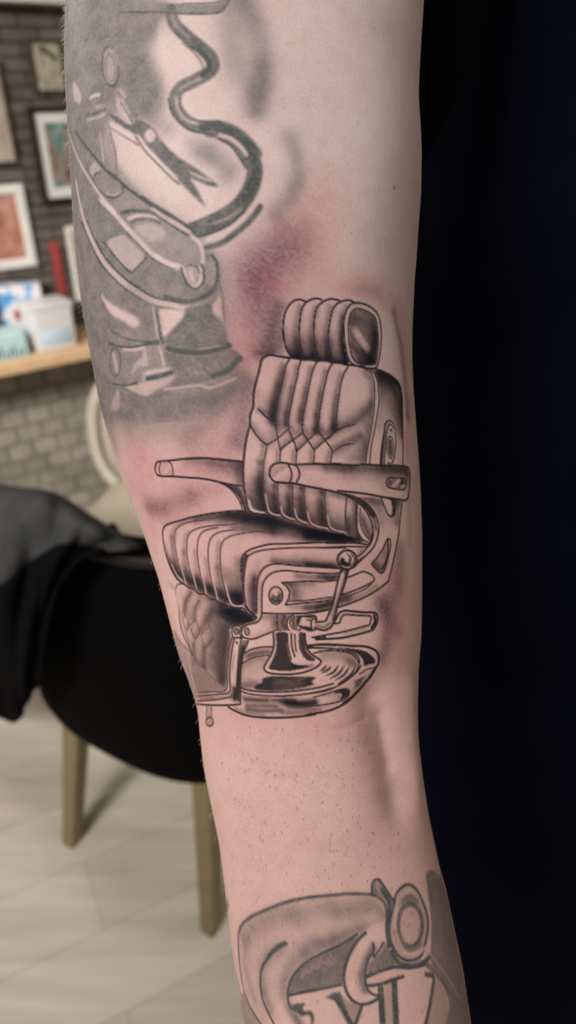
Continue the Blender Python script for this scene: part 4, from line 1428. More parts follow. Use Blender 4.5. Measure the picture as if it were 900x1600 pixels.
notch = zH([(400, 450), (440, 445), (600, 440), (720, 445), (840, 432)]) + zI([(300, 415), (380, 388), (440, 368), (500, 392), (524, 425), (500, 452), (420, 492), (330, 528), (270, 545)]) + zH([(810, 568), (720, 578), (600, 590), (455, 595), (470, 560), (465, 520), (440, 480)])
S(zH([(520, 400), (660, 410), (800, 410)]), 7, .62, brk)
S(zH([(700, 400), (780, 420), (860, 400)]), 6, .6, brk)
S(zI([(150, 415), (250, 400)]), 6, .6, brk)
clear(notch, False, ('shade',))
S(zH([(470, 470), (500, 530), (500, 590)]), 11, .72, notch)
S(zH([(420, 452), (520, 460), (640, 455)]), 5, .5, notch)
S(zH([(560, 520), (640, 500)]), 14, .28, notch)
S(zH([(480, 640), (600, 645), (760, 630)]), 7, .5, brk)
S(zH([(700, 640), (800, 610), (900, 590)]), 9, .6, brk)
S(zI([(0, 650), (100, 640), (220, 600), (330, 560)]), 7, .75, brk)
S(zI([(330, 590), (450, 540), (540, 480)]), 5, .5, brk)
Ln(br_o, 2.8)
Ln(br_i, 2.6)
Ln(zH([(840, 432), (720, 445), (600, 440), (480, 448), (402, 452), (440, 482), (466, 525), (455, 578), (430, 626), (560, 612), (700, 600), (815, 583)]), 2.6, smooth=False)
Ln(zH([(452, 597), (600, 590), (720, 575), (830, 560), (900, 545)]), 2.4)
Ln(zI([(318, 412), (380, 386), (440, 366), (500, 390), (526, 425), (500, 452), (420, 492), (330, 528), (262, 546)]), 2.6)
Ln(zI([(524, 432), (470, 490), (380, 535), (270, 570)]), 2.2)
Ln(zH([(250, 690), (340, 695), (450, 695), (600, 690), (700, 678), (800, 655)]), 3.0)
Ln(zI([(0, 688), (150, 664), (260, 638), (360, 604), (460, 560), (560, 500), (635, 440)]), 3.0)
Ln(zI([(635, 440), (665, 320), (690, 200), (710, 100), (718, 50)]) + zE([(727, 540), (735, 480), (740, 408)]), 3.0)
bolt = zH(ell(355, 552, 53, 68))
fill(bolt, .12, 'shade', 1)
S(zH([(325, 575), (350, 595), (385, 585)]), 3.5, .95, bolt)
S(zH([(335, 555), (360, 570), (385, 550)]), 2.6, .85, bolt)
S(zH([(390, 530), (395, 570)]), 4, .6, bolt)
Ln(bolt, 2.6, closed=True)
Ln(zH([(315, 580), (345, 605), (390, 595)]), 2)

# -- curved arm support, near arm
supp = zE([(270, 340), (330, 385), (400, 430), (450, 480), (490, 550), (510, 620), (515, 680), (490, 750), (470, 775)]) + zI([(480, 165), (440, 230), (380, 290), (395, 310), (470, 235), (520, 170), (550, 100)]) + zE([(558, 620), (545, 550), (510, 480), (450, 420), (380, 380)])
fill(zE([(60, 302), (160, 325), (250, 340), (340, 360), (420, 395), (475, 440), (520, 495), (540, 545), (500, 545), (470, 500), (430, 455), (380, 415), (330, 385), (240, 345), (120, 322)]), .93, 'line', 1)
S(zE([(480, 480), (525, 560), (535, 620)]), 7, .75, supp)
S(zE([(530, 640), (530, 700)]), 6, .2, supp)
S(zI([(400, 250), (440, 210)]), 7, .2)
Ln(zE([(0, 292), (80, 310), (160, 325), (240, 342), (330, 385), (400, 430), (450, 480), (490, 550), (510, 620), (515, 680), (495, 745), (468, 775)]), 3.0)
Ln(zE([(400, 390), (450, 420), (510, 480), (545, 550), (560, 620), (550, 700), (520, 770), (470, 830), (390, 890)]), 2.8)
Ln(zI([(515, 40), (500, 110), (480, 165), (430, 220), (385, 255)]), 2.6)
Ln(zI([(558, 30), (548, 100), (520, 170), (470, 230), (395, 300), (370, 330)]), 2.6)
brp = zE([(400, 385), (600, 390), (740, 410), (727, 540), (700, 700), (600, 720), (560, 620), (530, 500), (450, 420)])
S(zE([(420, 390), (520, 410), (620, 430), (720, 420)]), 10, .72, brp)
S(zE([(520, 440), (580, 520), (570, 580)]), 13, .42, brp)
S(zE([(700, 430), (705, 520), (700, 580)]), 9, .6, brp)
S(zE([(640, 560), (700, 580)]), 10, .25, brp)
sl2 = zE([(580, 395), (600, 450), (625, 510), (655, 537), (680, 525), (690, 480), (688, 408), (640, 398)])
clear(sl2, True, ('shade',))
fill(zE([(655, 402), (664, 460), (660, 515), (640, 525), (655, 537), (682, 525), (690, 480), (688, 410)]), .94, 'line', 1)
S(zE([(585, 400), (610, 460), (635, 515)]), 4, .35, sl2)
Ln(sl2, 2.8)
tri = zI([(505, 305), (540, 265), (590, 190), (625, 115), (648, 118), (652, 165), (632, 260), (608, 345), (580, 378), (540, 348)])
fill(tri, .34, 'shade', 1)
S(zI([(520, 300), (570, 350), (600, 330)]), 8, .75, tri)
S(zI([(620, 130), (600, 240)]), 6, .35, tri)
Ln(tri, 2.8, closed=True)
Ln(zI([(630, 120), (632, 200), (610, 300), (582, 345)]), 3.4)
S(zI([(560, 330), (520, 400)]), 12, .1)
rarm = zD([(300, 172), (268, 198), (255, 250), (272, 295), (310, 318), (370, 322), (440, 325), (530, 345), (620, 362), (700, 378), (800, 395)]) + zE([(350, 345), (480, 362), (600, 385), (720, 402), (760, 410), (785, 390), (798, 320), (803, 230), (800, 165), (770, 145), (700, 138), (560, 135), (430, 130), (330, 138), (250, 125), (130, 125), (0, 125)]) + zD([(430, 178)])
clear(rarm, False, ('shade', 'line'))
S(zD([(480, 185), (620, 190), (760, 195), (900, 195)]), 7, .42, rarm)
S(zE([(150, 150), (300, 155), (450, 150), (600, 150), (770, 160)]), 9, .7, rarm)
S(zE([(300, 190), (450, 185), (600, 180), (760, 190)]), 13, .45, rarm)
S(zE([(600, 170), (720, 180), (790, 200)]), 13, .6, rarm)
S(zE([(560, 250), (600, 300)]), 12, .25, rarm)
S(zE([(785, 190), (790, 300)]), 8, .5, rarm)
S(zD([(500, 300), (640, 330)]), 9, .12, rarm)
cap_ = zD([(300, 175), (270, 200), (258, 250), (275, 295), (320, 245), (405, 190)])
fill(cap_, .34, 'shade', 1)
S(zD([(280, 290), (345, 240), (405, 190)]), 4, .35, cap_)
S(zD([(320, 315), (380, 300), (415, 270)]), 4, .35, rarm)
Ln(zD([(310, 318), (275, 297), (255, 250), (267, 200), (302, 172), (370, 167), (430, 178), (520, 178), (620, 172), (700, 178), (800, 180), (900, 182)]), 3.2)
Ln(zE([(0, 125), (130, 125), (250, 125), (330, 138), (430, 130), (560, 136), (700, 138), (770, 146), (800, 168), (804, 230), (798, 320), (786, 390), (760, 410), (720, 402), (600, 385), (480, 362), (350, 345), (240, 335)]), 3.3)
Ln(zD([(300, 318), (370, 322), (440, 326), (530, 346), (620, 363), (700, 379), (800, 402), (900, 440)]), 3.6)
Ln(zD([(403, 180), (424, 230), (428, 280), (412, 322)]), 2.8)
Ln(zD([(455, 180), (484, 220), (488, 270), (462, 326)]), 2.8)
plate = zE([(625, 245), (650, 230), (700, 234), (760, 238), (776, 260), (765, 315), (740, 325), (680, 318), (632, 305), (618, 275)])
fill(plate, .72, 'shade', 1)
S(zE([(730, 250), (760, 290)]), 8, .8, plate)
line(zE([(665, 310), (720, 250)]), 6, .9, 'shade', mode='erase', soft=2.5)
line(zE([(735, 310), (762, 290)]), 4, .7, 'shade', mode='erase', soft=2.5)
Ln(plate, 2.8, closed=True)
Ln(zE(ell(649, 272, 12, 13)), 2, closed=True)
fill(zE(ell(727, 281, 12, 13)), .95)

# -- hanging link arm under the seat, hub, crank
linka = zH([(245, 690), (235, 730), (200, 765), (130, 785), (95, 812), (85, 850), (110, 880), (180, 890), (260, 860), (365, 822), (365, 700)])
clear(linka, False, ('shade',))
S(zH([(260, 710), (330, 730), (355, 790)]), 10, .5, linka)
S(zH([(350, 700), (362, 780)]), 7, .6, linka)
S(zH([(120, 870), (220, 860), (340, 810)]), 5, .3, linka)
# dark gap between seat and footrest
gap = zH([(0, 650), (90, 660), (150, 700), (205, 720), (195, 755), (130, 775), (90, 795), (70, 830), (20, 790), (-120, 700), (-60, 660)])
S(zH([(0, 690), (80, 720), (150, 745)]), 14, .97, gap)
S(zH([(-60, 690), (60, 760)]), 12, .6, gap)
Ln(zH([(245, 690), (238, 725), (205, 762), (130, 782), (95, 810), (85, 850), (110, 882), (180, 892), (260, 862), (365, 822)]), 2.8)
Ln(zH([(205, 715), (190, 745), (120, 768), (82, 800), (72, 850), (95, 885)]), 2.4)
Ln(zH([(368, 700), (366, 780), (380, 820), (440, 835)]), 2.6)
Ln(zH(ell(130, 834, 17, 26)), 2.4, closed=True)
Ln(zH(ell(45, 834, 16, 22)), 2.4, closed=True)
fill(zH(ell(45, 834, 8, 13)), .8)
fill(zH(ell(130, 834, 8, 14)), .7)
Ln(zH([(75, 790), (35, 790), (12, 825), (18, 870), (45, 885), (85, 878)]), 2.4)
hub = zH([(370, 705), (450, 705), (440, 760), (450, 825), (400, 830), (368, 810)])
fill(hub, .55, 'shade', 1)
S(zH([(420, 715), (410, 770), (430, 820)]), 7, .75, hub)
Ln(zH([(490, 705), (455, 725), (440, 780), (460, 828), (510, 838), (548, 815)]), 2.6)
fill(zH([(480, 715), (515, 715), (510, 760), (530, 800), (500, 815), (475, 780)]), .85, 'shade', 1)
Ln(zH([(475, 720), (465, 770), (485, 810), (520, 818)]), 2)
barrel = zH([(535, 715), (650, 710), (672, 740), (662, 800), (640, 838), (560, 812), (520, 790), (512, 745)])
clear(barrel, True, ('shade', 'line'))
fill(zH([(520, 715), (560, 712), (545, 760), (530, 795), (512, 770)]), .95)
fill(zH([(530, 785), (580, 790), (640, 805), (640, 838), (560, 815)]), .95)
fill(zH([(545, 712), (650, 708), (660, 724), (600, 728)]), .95)
fill(zH([(600, 738), (640, 742), (630, 755), (590, 748)]), .9)
Ln(zH([(520, 718), (650, 710), (672, 735)]), 3)
Ln(zH(ell(652, 778, 22, 46)), 2.6, closed=True)
lever = zI([(265, 335), (240, 440), (200, 600), (160, 720), (140, 752), (65, 765), (60, 805), (130, 822), (185, 795), (210, 740), (240, 620), (290, 470), (325, 340)])
clear(lever, False, ('shade', 'line'))
fill(zI([(262, 325), (330, 325), (318, 385), (296, 440), (285, 430), (292, 360), (270, 380), (255, 395)]), .9, 'line', 1, False)
S(zI([(310, 360), (270, 500), (225, 640), (200, 740)]), 3, .85, lever)
S(zI([(75, 790), (130, 800), (180, 770)]), 4, .7, lever)
Ln(zI([(230, 520), (205, 620), (180, 715)]), 1.8, taper=.3)
Ln(zI([(268, 335), (240, 440), (200, 600), (160, 718), (138, 752), (65, 762)]), 3.0)
Ln(zI([(328, 335), (290, 470), (240, 620), (212, 740), (186, 798), (130, 824), (60, 805)]), 3.2)
ball = zI(ell(312, 273, 74, 74))
clear(ball, True, ('shade', 'line'))
fill(zI([(250, 285), (265, 255), (285, 255), (300, 285), (335, 290), (325, 260), (345, 290), (335, 325), (280, 325), (255, 310)]), .97, 'line', 1)
fill(zI([(300, 215), (335, 235), (350, 270), (330, 310), (320, 280), (325, 250)]), .85, 'line', 1)
Ln(zI([(345, 225), (368, 260), (362, 300), (340, 325)]), 2)
Ln(zI([(360, 240), (376, 280), (360, 315)]), 1.6)
Ln(ball, 3.4, closed=True)
# -- foot pedal loop
Ln(zI([(205, 768), (225, 735), (250, 690), (290, 672), (350, 675), (440, 684), (510, 685), (545, 702), (548, 755), (520, 812), (480, 832), (370, 862), (250, 885), (70, 895)]), 3.4)
Ln(zI([(205, 772), (250, 766), (268, 722), (300, 702), (400, 708), (488, 712), (498, 732), (485, 780), (440, 795), (300, 832), (150, 860), (40, 880)]), 2.8)
S(zI([(250, 740), (290, 690), (400, 695), (510, 700), (520, 770)]), 2.5, .25)
Ln(zI([(525, 710), (530, 760), (505, 805)]), 5)
S(zI([(300, 850), (450, 815)]), 3, .4)
Ln(zI([(60, 886), (140, 876), (120, 892)]), 2.4)

# -- footrest
foot = zJ([(130, 62), (90, 66), (72, 95), (68, 160), (75, 260), (95, 380), (130, 500), (165, 590), (200, 650), (262, 702), (322, 752), (400, 830), (462, 868), (470, 760), (480, 650), (505, 480), (500, 420), (590, 380), (700, 330), (620, 270), (480, 225), (380, 185), (290, 155), (215, 105)])
S(zJ([(180, 90), (300, 160), (420, 215), (560, 260)]), 8, .6, foot)
S(zJ([(440, 250), (540, 290), (640, 320)]), 15, .9, foot)
S(zJ([(560, 330), (480, 400), (460, 560), (450, 700), (440, 820)]), 17, .85, foot)
S(zJ([(420, 280), (420, 460), (400, 640), (420, 800)]), 15, .55, foot)
S(zJ([(350, 300), (360, 500), (340, 700)]), 24, .60, foot)
S(zJ([(160, 200), (200, 400), (240, 600)]), 20, .42, foot)
S(zJ([(190, 140), (150, 200), (135, 290)]), 6, .62, foot)
S(zJ([(255, 200), (225, 260), (215, 330)]), 7, .62, foot)
S(zJ([(360, 260), (320, 330), (270, 420)]), 9, .62, foot)
S(zJ([(100, 300), (130, 450), (180, 580)]), 10, .4, foot)
S(zJ([(150, 500), (170, 590), (220, 660)]), 8, .5, foot)
S(zJ([(210, 540), (220, 640), (290, 720)]), 8, .55, foot)
S(zJ([(290, 560), (290, 700)]), 7, .6, foot)
S(zJ([(160, 260), (180, 340)]), 7, .2, foot)
for d in ([(145, 300), (180, 370), (160, 430), (125, 355)], [(230, 345), (265, 440), (222, 495), (182, 385)], [(335, 392), (368, 492), (302, 570), (268, 462)]):
    dm = zJ(d)
    fill(dm, .28, 'shade', 1, False)
    S([dm[2], dm[1]], 6, .5, dm)
    Ln(dm, 1.9, .85, smooth=False, closed=True)
for c in ([(195, 130), (160, 170), (150, 230), (147, 300)], [(262, 190), (232, 222), (224, 290), (230, 345)], [(390, 240), (352, 282), (336, 340), (335, 392)],
          [(125, 355), (135, 460), (160, 560)], [(160, 430), (156, 520), (172, 592)], [(182, 385), (200, 450), (222, 495)], [(222, 495), (220, 580), (238, 665)], [(268, 462), (285, 520), (302, 570)], [(302, 570), (304, 650), (312, 742)]):
    Ln(zJ(c), 2.0, .85)
fill(zJ([(165, 590), (262, 702), (322, 752), (400, 830), (465, 868), (465, 895), (350, 905), (240, 912), (205, 800), (180, 680)]), .66, 'shade', 2, False)
fill(zJ([(60, 430), (110, 500), (170, 600), (200, 800), (240, 910), (225, 1000), (190, 900), (140, 730), (80, 560)]), .45, 'old', 6)
oline(zJ([(60, 430), (110, 520), (190, 630)]), 4, .4, 3)
oline(zJ([(140, 600), (180, 760), (230, 920)]), 5, .45, 3)
Ln(zJ([(130, 62), (92, 66), (73, 95), (68, 160), (75, 260), (95, 380), (130, 500), (170, 590), (200, 645), (260, 700), (320, 750), (400, 830), (462, 868)]), 2.2, .86)
post = zJ([(525, 485), (585, 485), (570, 560), (560, 680), (552, 800), (545, 960), (575, 975), (560, 1002), (400, 1010), (240, 1002), (240, 910), (460, 895), (490, 880), (470, 760), (480, 650), (500, 540)])
clear(post, False, ('shade',))
fill(zJ([(590, 500), (640, 500), (605, 600), (582, 720), (577, 850), (577, 975), (520, 960), (540, 900), (550, 800), (560, 680), (572, 560)]), .72, 'shade', 1, False)
S(zJ([(600, 560), (570, 700), (562, 850), (555, 950)]), 5, .9)
S(zJ([(500, 540), (485, 680), (480, 860)]), 4, .6, post)
S(zJ([(530, 880), (530, 960)]), 6, .95, post)
S(zJ([(260, 960), (400, 955), (500, 940)]), 4, .6, post)
S(zJ([(240, 920), (350, 930)]), 9, .35, post)
Ln(zJ([(515, 480), (492, 560), (482, 650), (472, 760), (466, 890), (350, 905), (245, 912)]), 2.4)
Ln(zJ([(530, 490), (512, 580), (498, 700), (495, 800), (492, 905), (400, 925), (245, 938)]), 2.6)
Ln(zJ([(585, 490), (570, 570), (560, 680), (552, 800), (545, 900)]), 2.4)
Ln(zJ([(525, 490), (545, 480), (585, 488)]), 2.4)
Ln(zJ([(640, 505), (604, 600), (584, 720), (577, 850), (577, 975), (560, 1003), (400, 1010), (235, 1002)]), 3.0)
Ln(zJ([(510, 915), (500, 945), (400, 965), (240, 978)]), 2.4)
Ln(zJ([(545, 905), (535, 955), (570, 978)]), 2.2)
Ln(zJ([(550, 515), (552, 525)]), 3)
Ln(zJ([(535, 580), (520, 680), (515, 760)]), 1.6, .7, taper=.3)
for a_l in (zJ([(316, 1015), (314, 1060), (312, 1100)]), zJ([(352, 1015), (352, 1060), (350, 1100)])):
    Ln(a_l, 2.4, .9)
fill(zJ([(318, 1015), (350, 1015), (348, 1100), (316, 1100)]), .4, 'shade', 0, False)
fill(zJ(ell(338, 1138, 30, 34)), .5, 'shade', 1)
Ln(zJ(ell(338, 1138, 30, 34)), 3, .92, closed=True)

# -- round base and column
base = zK([(85, 725), (150, 762), (230, 792), (350, 806), (500, 806), (640, 797), (760, 777)]) + zL([(350, 850), (480, 800), (600, 725), (690, 620), (750, 500), (760, 430), (730, 380), (650, 350), (540, 345), (400, 335), (210, 345)]) + zK([(430, 255), (350, 255), (270, 272), (215, 300), (195, 400), (180, 560), (175, 690)])
S(zK([(230, 330), (320, 295), (430, 280)]), 7, .55, base)
S(zK([(240, 320), (330, 300), (400, 300)]), 4, .6, base)
S(zK([(205, 400), (300, 350), (380, 350)]), 6, .4, base)
S(zK([(200, 460), (280, 420), (360, 400)]), 16, .32, base)
S(zK([(200, 560), (280, 550), (360, 560)]), 9, .72, base)
pool = zK([(355, 495), (450, 478), (560, 486), (700, 484), (768, 490), (738, 528), (765, 545), (700, 565), (660, 578), (500, 600), (350, 597), (280, 578), (300, 545), (340, 530)])
fill(pool, .96, 'shade', 2)
for k in range(12):
    y = 500 + 8 * k
    line(zK([(420 + 10 * (k % 3), y), (560, y + 6), (690 - 12 * (k % 4), y - 4)]), 1.0, .07, 'shade', mode='erase', soft=1.2)
Ln(zK([(175, 570), (230, 590), (320, 603), (430, 607), (560, 603), (680, 588), (800, 565), (900, 535)]), 2.8)
Ln(zK([(185, 602), (250, 622), (370, 636), (500, 637), (640, 627), (780, 602), (900, 567)]), 2.6)
Ln(zL([(0, 742), (200, 720), (350, 690), (470, 635), (560, 570), (620, 500)]), 2.4)
for p_, r_, v_ in (([(215, 665), (330, 672), (390, 672)], 4, .85), ([(230, 715), (360, 712), (460, 720)], 4.5, .7), ([(230, 745), (380, 755), (500, 750)], 4.5, .75),
                   ([(430, 672), (520, 668), (600, 672)], 4.5, .8), ([(540, 690), (640, 700), (760, 690)], 6, .9), ([(560, 718), (640, 720), (720, 712)], 4, .6),
                   ([(500, 770), (650, 765), (800, 740)], 4, .55), ([(180, 640), (300, 652), (400, 650)], 3, .4), ([(140, 735), (220, 770), (350, 785)], 4, .5)):
    S(zK(p_), r_, v_, base)
S(zK([(200, 690), (420, 700), (650, 690)]), 16, .22, base)
S(zL([(0, 790), (120, 790), (260, 770)]), 6, .75, base)
S(zL([(60, 850), (260, 830), (420, 780)]), 7, .35, base)
S(zL([(560, 740), (660, 640), (730, 520)]), 5, .35, base)
S(zL([(330, 720), (420, 720), (450, 745)]), 6, .45, base)
Ln(zK([(85, 725), (150, 760), (230, 790), (350, 805), (500, 806), (640, 796), (760, 776)]) + zL([(200, 880), (350, 850), (480, 800), (600, 725), (690, 620), (750, 500), (760, 430), (730, 380), (650, 350), (540, 345), (400, 335), (300, 335), (205, 345)]), 3.6)
Ln(zL([(480, 795), (600, 718), (685, 615), (735, 520)]), 4.6)
Ln(zL([(250, 745), (350, 715), (440, 685), (500, 678), (530, 700), (515, 745), (450, 775), (330, 800), (200, 815)]), 2.4)
Ln(zL([(210, 362), (330, 362), (450, 372), (540, 392), (595, 430), (608, 475)]), 2.6)
Ln(zL([(250, 402), (350, 382), (450, 386), (530, 402), (580, 440), (600, 480), (585, 535), (530, 592), (440, 640)]), 2.6)
Ln(zK([(215, 300), (270, 272), (350, 256), (430, 255)]), 2.8)
Ln(zK([(195, 385), (260, 345), (340, 325), (400, 318)]), 2.4)
Ln(zL([(210, 348), (300, 338), (420, 340)]), 3.2)
fill(zL([(440, 360), (510, 360), (600, 372), (670, 395), (722, 440), (732, 480), (690, 490), (645, 502), (635, 460), (600, 415), (530, 385)]), .95, 'line', 1)
fill(zL([(400, 715), (430, 688), (480, 675), (520, 688), (536, 715), (500, 750), (450, 762), (470, 720), (430, 715)]), .94, 'line', 1)
S(zL([(300, 380), (420, 375), (520, 385)]), 5, .45, base)
S(zL([(330, 430), (450, 420), (560, 450)]), 9, .5, base)
S(zL([(530, 470), (570, 490)]), 8, .6, base)
for h in ([(350, 492), (330, 520), (297, 542)], [(385, 500), (360, 530), (308, 556)], [(445, 490), (405, 545), (340, 577)], [(490, 490), (445, 555), (370, 601)], [(532, 495), (485, 565), (412, 612)], [(580, 490), (535, 570), (442, 630)], [(620, 490), (580, 550), (500, 612)]):
    Ln(zL(h), 3.4, .92, taper=.35)
for k in range(7):
    t = k / 6
    Ln(zL([(560 + 15 * t, 620 + 70 * t), (610 + 5 * t, 610 + 50 * t), (672 - 50 * t, 582 + 80 * t)]), 1.8, .85, taper=.3)
Ln(zL([(610, 565), (670, 530), (720, 520)]), 2.2)
col = zK([(435, 140), (440, 230), (425, 300), (385, 370), (362, 420), (385, 450), (450, 465), (560, 468), (680, 450), (780, 405), (805, 365), (780, 340), (720, 300), (690, 230), (680, 140)])
clear(col, True, ('shade', 'line'))
fill(zK([(455, 145), (545, 145), (548, 260), (570, 345), (600, 388), (720, 402), (640, 430), (540, 447), (460, 440), (398, 425), (408, 390), (445, 310), (458, 240)]), .95, 'shade', 1)
fill(zK([(635, 150), (680, 150), (688, 240), (706, 295), (765, 352), (722, 366), (680, 342), (640, 270)]), .93, 'shade', 1)
S(zK([(590, 400), (680, 410), (740, 398)]), 4, .6, col)
Ln(zK([(575, 150), (580, 250), (602, 328)]), 2.6)
Ln(zK([(602, 155), (606, 230), (614, 290)]), 2.2)
Ln(zK([(545, 150), (552, 260), (575, 350)]), 2.2)
Ln(zK([(435, 140), (440, 230), (425, 300), (385, 370), (362, 418), (385, 450), (450, 465), (560, 468), (680, 450), (780, 405), (806, 365), (780, 340), (722, 300), (690, 230), (680, 150)]), 3.0)
line(zK([(440, 440), (500, 446), (560, 440)]), 1.0, .3, 'shade', mode='erase', soft=1.5)

# moles and freckles
for x, y, r_, v_ in ((612, 294, 2.2, .85), (545, 366, 1.2, .5), (560, 1128, 1.6, .35), (246, 688, 1.4, .4), (430, 1195, 1.1, .4), (590, 120, 1.0, .3), (520, 1330, 1.2, .4)):
    soft([(x, y), (x + .5, y)], r_, v_, 'pur')
# ------------------------------------------------------------------ hand over to the mesh
def vnoise(shape, cell_i, cell_j):
    gi, gj = shape[0] // cell_i + 3, shape[1] // cell_j + 3
    g = RNG.random((gi, gj))
    i = np.arange(shape[0]) / cell_i
    j = np.arange(shape[1]) / cell_j
    i0, j0 = i.astype(int), j.astype(int)
    fi, fj = (i - i0)[:, None], (j - j0)[None, :]
    fi, fj = fi * fi * (3 - 2 * fi), fj * fj * (3 - 2 * fj)
    return (g[i0][:, j0] * (1 - fi) * (1 - fj) + g[i0 + 1][:, j0] * fi * (1 - fj) + g[i0][:, j0 + 1] * (1 - fi) * fj + g[i0 + 1][:, j0 + 1] * fi * fj)


grain = vnoise(SXf.shape, 2, 2)
grain2 = vnoise(SXf.shape, 9, 9)
shade = np.clip(CH['shade'] ** 1.3 * (1 + (grain - .5) * .55 * (1 - CH['shade'])), 0, 1)
fresh = np.maximum(CH['line'], shade)


def heal(m, n):
    for _ in range(n):
        mp_ = np.pad(m, 1, mode='edge')
        m = (mp_[:-2, 1:-1] + mp_[2:, 1:-1] + mp_[1:-1, :-2] + mp_[1:-1, 2:] + 2 * m) / 6
    return m


oldm = heal(np.maximum(CH['oline'] * 1.06, np.minimum(CH['old'], .79)), 1)
old = np.clip(oldm * (1 + (grain - .5) * .16 + (grain2 - .5) * .16), 0, 1)
red = np.clip(CH['red'] * (1 + (grain - .5) * .35 + (grain2 - .5) * .35), 0, 1)
pur = np.clip(CH['pur'] * (1 + (grain - .5) * .35), 0, 1)
ink = np.zeros((len(yb), len(TH), 4), np.float32)
for k, arr in enumerate((fresh, old, red, pur)):
    ink[:, :NC, k] = arr
    edge_l, edge_r = arr[:, 0], arr[:, -1]
    nb = len(TH) - NC
    fade = np.linspace(1, 0, nb) ** 3
    ink[:, NC:, k] = edge_r[:, None] * fade[None, :] + edge_l[:, None] * fade[None, ::-1]

# muscle, tendon and crease relief along the surface normal (metres)
rel = np.zeros(SXf.shape, np.float32)


def relief(pts, r, h):
    q_ = P(catmull(pts, 4) if len(pts) > 2 else np.array(pts, float))
    D_ = np.full(SXf.shape, 1e9, np.float32)
    for wnd, d in seg_fields(q_, r * 3):
        D_[wnd] = np.minimum(D_[wnd], d)
    rel[...] += np.exp(-(np.minimum(D_, r * 6) / r) ** 2) * h


relief([(585, 1100), (600, 1150), (612, 1190), (625, 1250)], 36, -.0042)
relief([(606, 1125), (613, 1165), (620, 1195)], 15, -.0009)
relief([(642, 1080), (645, 1150), (652, 1220)], 24, .0010)
relief([(550, 1080), (530, 1180), (550, 1290)], 45, .0010)
relief([(268, 925), (284, 985), (300, 1040)], 9, -.0012)
relief([(560, 40), (590, 200), (560, 380)], 70, .0015)
relief([(470, 1130), (520, 1140), (575, 1128)], 7, -.0003)
relief([(420, 1220), (480, 1215), (540, 1222)], 7, -.0002)

# vertex normals in camera space from the grid
co = np.stack([X, Y, Z], -1)
du = np.gradient(co, axis=1)
dv = np.gradient(co, axis=0)
nr = np.cross(du, dv)
nr /= np.linalg.norm(nr, axis=-1, keepdims=True) + 1e-12
ref = co - np.stack([np.repeat(cx[:, None], len(TH), 1), Y, np.repeat(Dax[:, None], len(TH), 1)], -1)
nr *= np.sign((nr * ref).sum(-1, keepdims=True))
relfull = np.zeros(X.shape)
relfull[:, :NC] = rel
co = co + nr * relfull[..., None]
# camera space (x right, y up, z forward) -> world
Wd = np.empty_like(co)
Wd[..., 0] = co[..., 0]
Wd[..., 1] = co[..., 2] * cp + co[..., 1] * sp
Wd[..., 2] = CAM_H - co[..., 2] * sp + co[..., 1] * cp
nrW = np.stack([nr[..., 0], nr[..., 2] * cp + nr[..., 1] * sp, -nr[..., 2] * sp + nr[..., 1] * cp], -1)

nr_, nc_ = X.shape
verts = Wd.reshape(-1, 3)
capA, capB = Wd[0].mean(0), Wd[-1].mean(0)
verts = np.vstack([verts, capA, capB]) - np.array(person.location)
ii = np.arange(nr_ - 1)[:, None] * nc_
jj = np.arange(nc_)[None, :]
jn = (jj + 1) % nc_
quads = np.stack([ii + jj, ii + nc_ + jj, ii + nc_ + jn, ii + jn], -1).reshape(-1, 4)
j1 = np.arange(nc_)
cap = np.concatenate([np.stack([np.full(nc_, nr_ * nc_), j1, (j1 + 1) % nc_], -1),
                      np.stack([np.full(nc_, nr_ * nc_ + 1), (nr_ - 1) * nc_ + (j1 + 1) % nc_, (nr_ - 1) * nc_ + j1], -1)])
me = bpy.data.meshes.new('arm')
me.vertices.add(len(verts))
me.vertices.foreach_set('co', verts.astype(np.float32).ravel())
loops = np.concatenate([quads.ravel(), cap.ravel()]).astype(np.int32)
me.loops.add(len(loops))
me.loops.foreach_set('vertex_index', loops)
nq, nt = len(quads), len(cap)
me.polygons.add(nq + nt)
starts = np.concatenate([np.arange(nq) * 4, nq * 4 + np.arange(nt) * 3]).astype(np.int32)
me.polygons.foreach_set('loop_start', starts)
me.polygons.foreach_set('use_smooth', np.ones(nq + nt, bool))
me.update(calc_edges=True)
at_ink = me.attributes.new('tattoo_ink', 'FLOAT_COLOR', 'POINT')
at_ink.data.foreach_set('color', np.vstack([ink.reshape(-1, 4), np.zeros((2, 4))]).astype(np.float32).ravel())

# skin with ink in it
q = Nodes('tattooed_skin')
v = q.coord()
big = q.noise(v, 22, 4, .6)
mid = q.noise(v, 160, 4, .6)
fine = q.noise(v, 1300, 3, .6)
skin = q.ramp(big, [(.3, (.57, .36, .305)), (.7, (.65, .435, .37))])
skin = q.mix(.5, skin, q.ramp(mid, [(.3, (.55, .315, .27)), (.55, (.635, .415, .355)), (.8, (.69, .485, .415))]))
skin = q.mix(.3, skin, q.ramp(fine, [(.3, (.5, .29, .245)), (.7, (.72, .52, .45))]))
tco = q.n('ShaderNodeTexCoord')
sxyz = q.n('ShaderNodeSeparateXYZ')
q.l(tco.outputs['Object'], sxyz.inputs[0])
mr = q.n('ShaderNodeMapRange')
mr.inputs['From Min'].default_value = -.13
mr.inputs['From Max'].default_value = .24
q.l(sxyz.outputs[2], mr.inputs['Value'])
tone = q.ramp(mr.outputs[0], [(0.0, (.95, .93, .97)), (.45, (.97, .94, 1.0)), (.85, (.93, 1.1, 1.25))])   # paler, less tanned upper arm
skin = q.mix(1.0, skin, tone, 'MULTIPLY')
att = q.n('ShaderNodeAttribute', attribute_name='tattoo_ink')
sep = q.n('ShaderNodeSeparateColor')
q.l(att.outputs['Color'], sep.inputs[0])
c1 = q.mix(sep.outputs[2], skin, (.46, .17, .18))
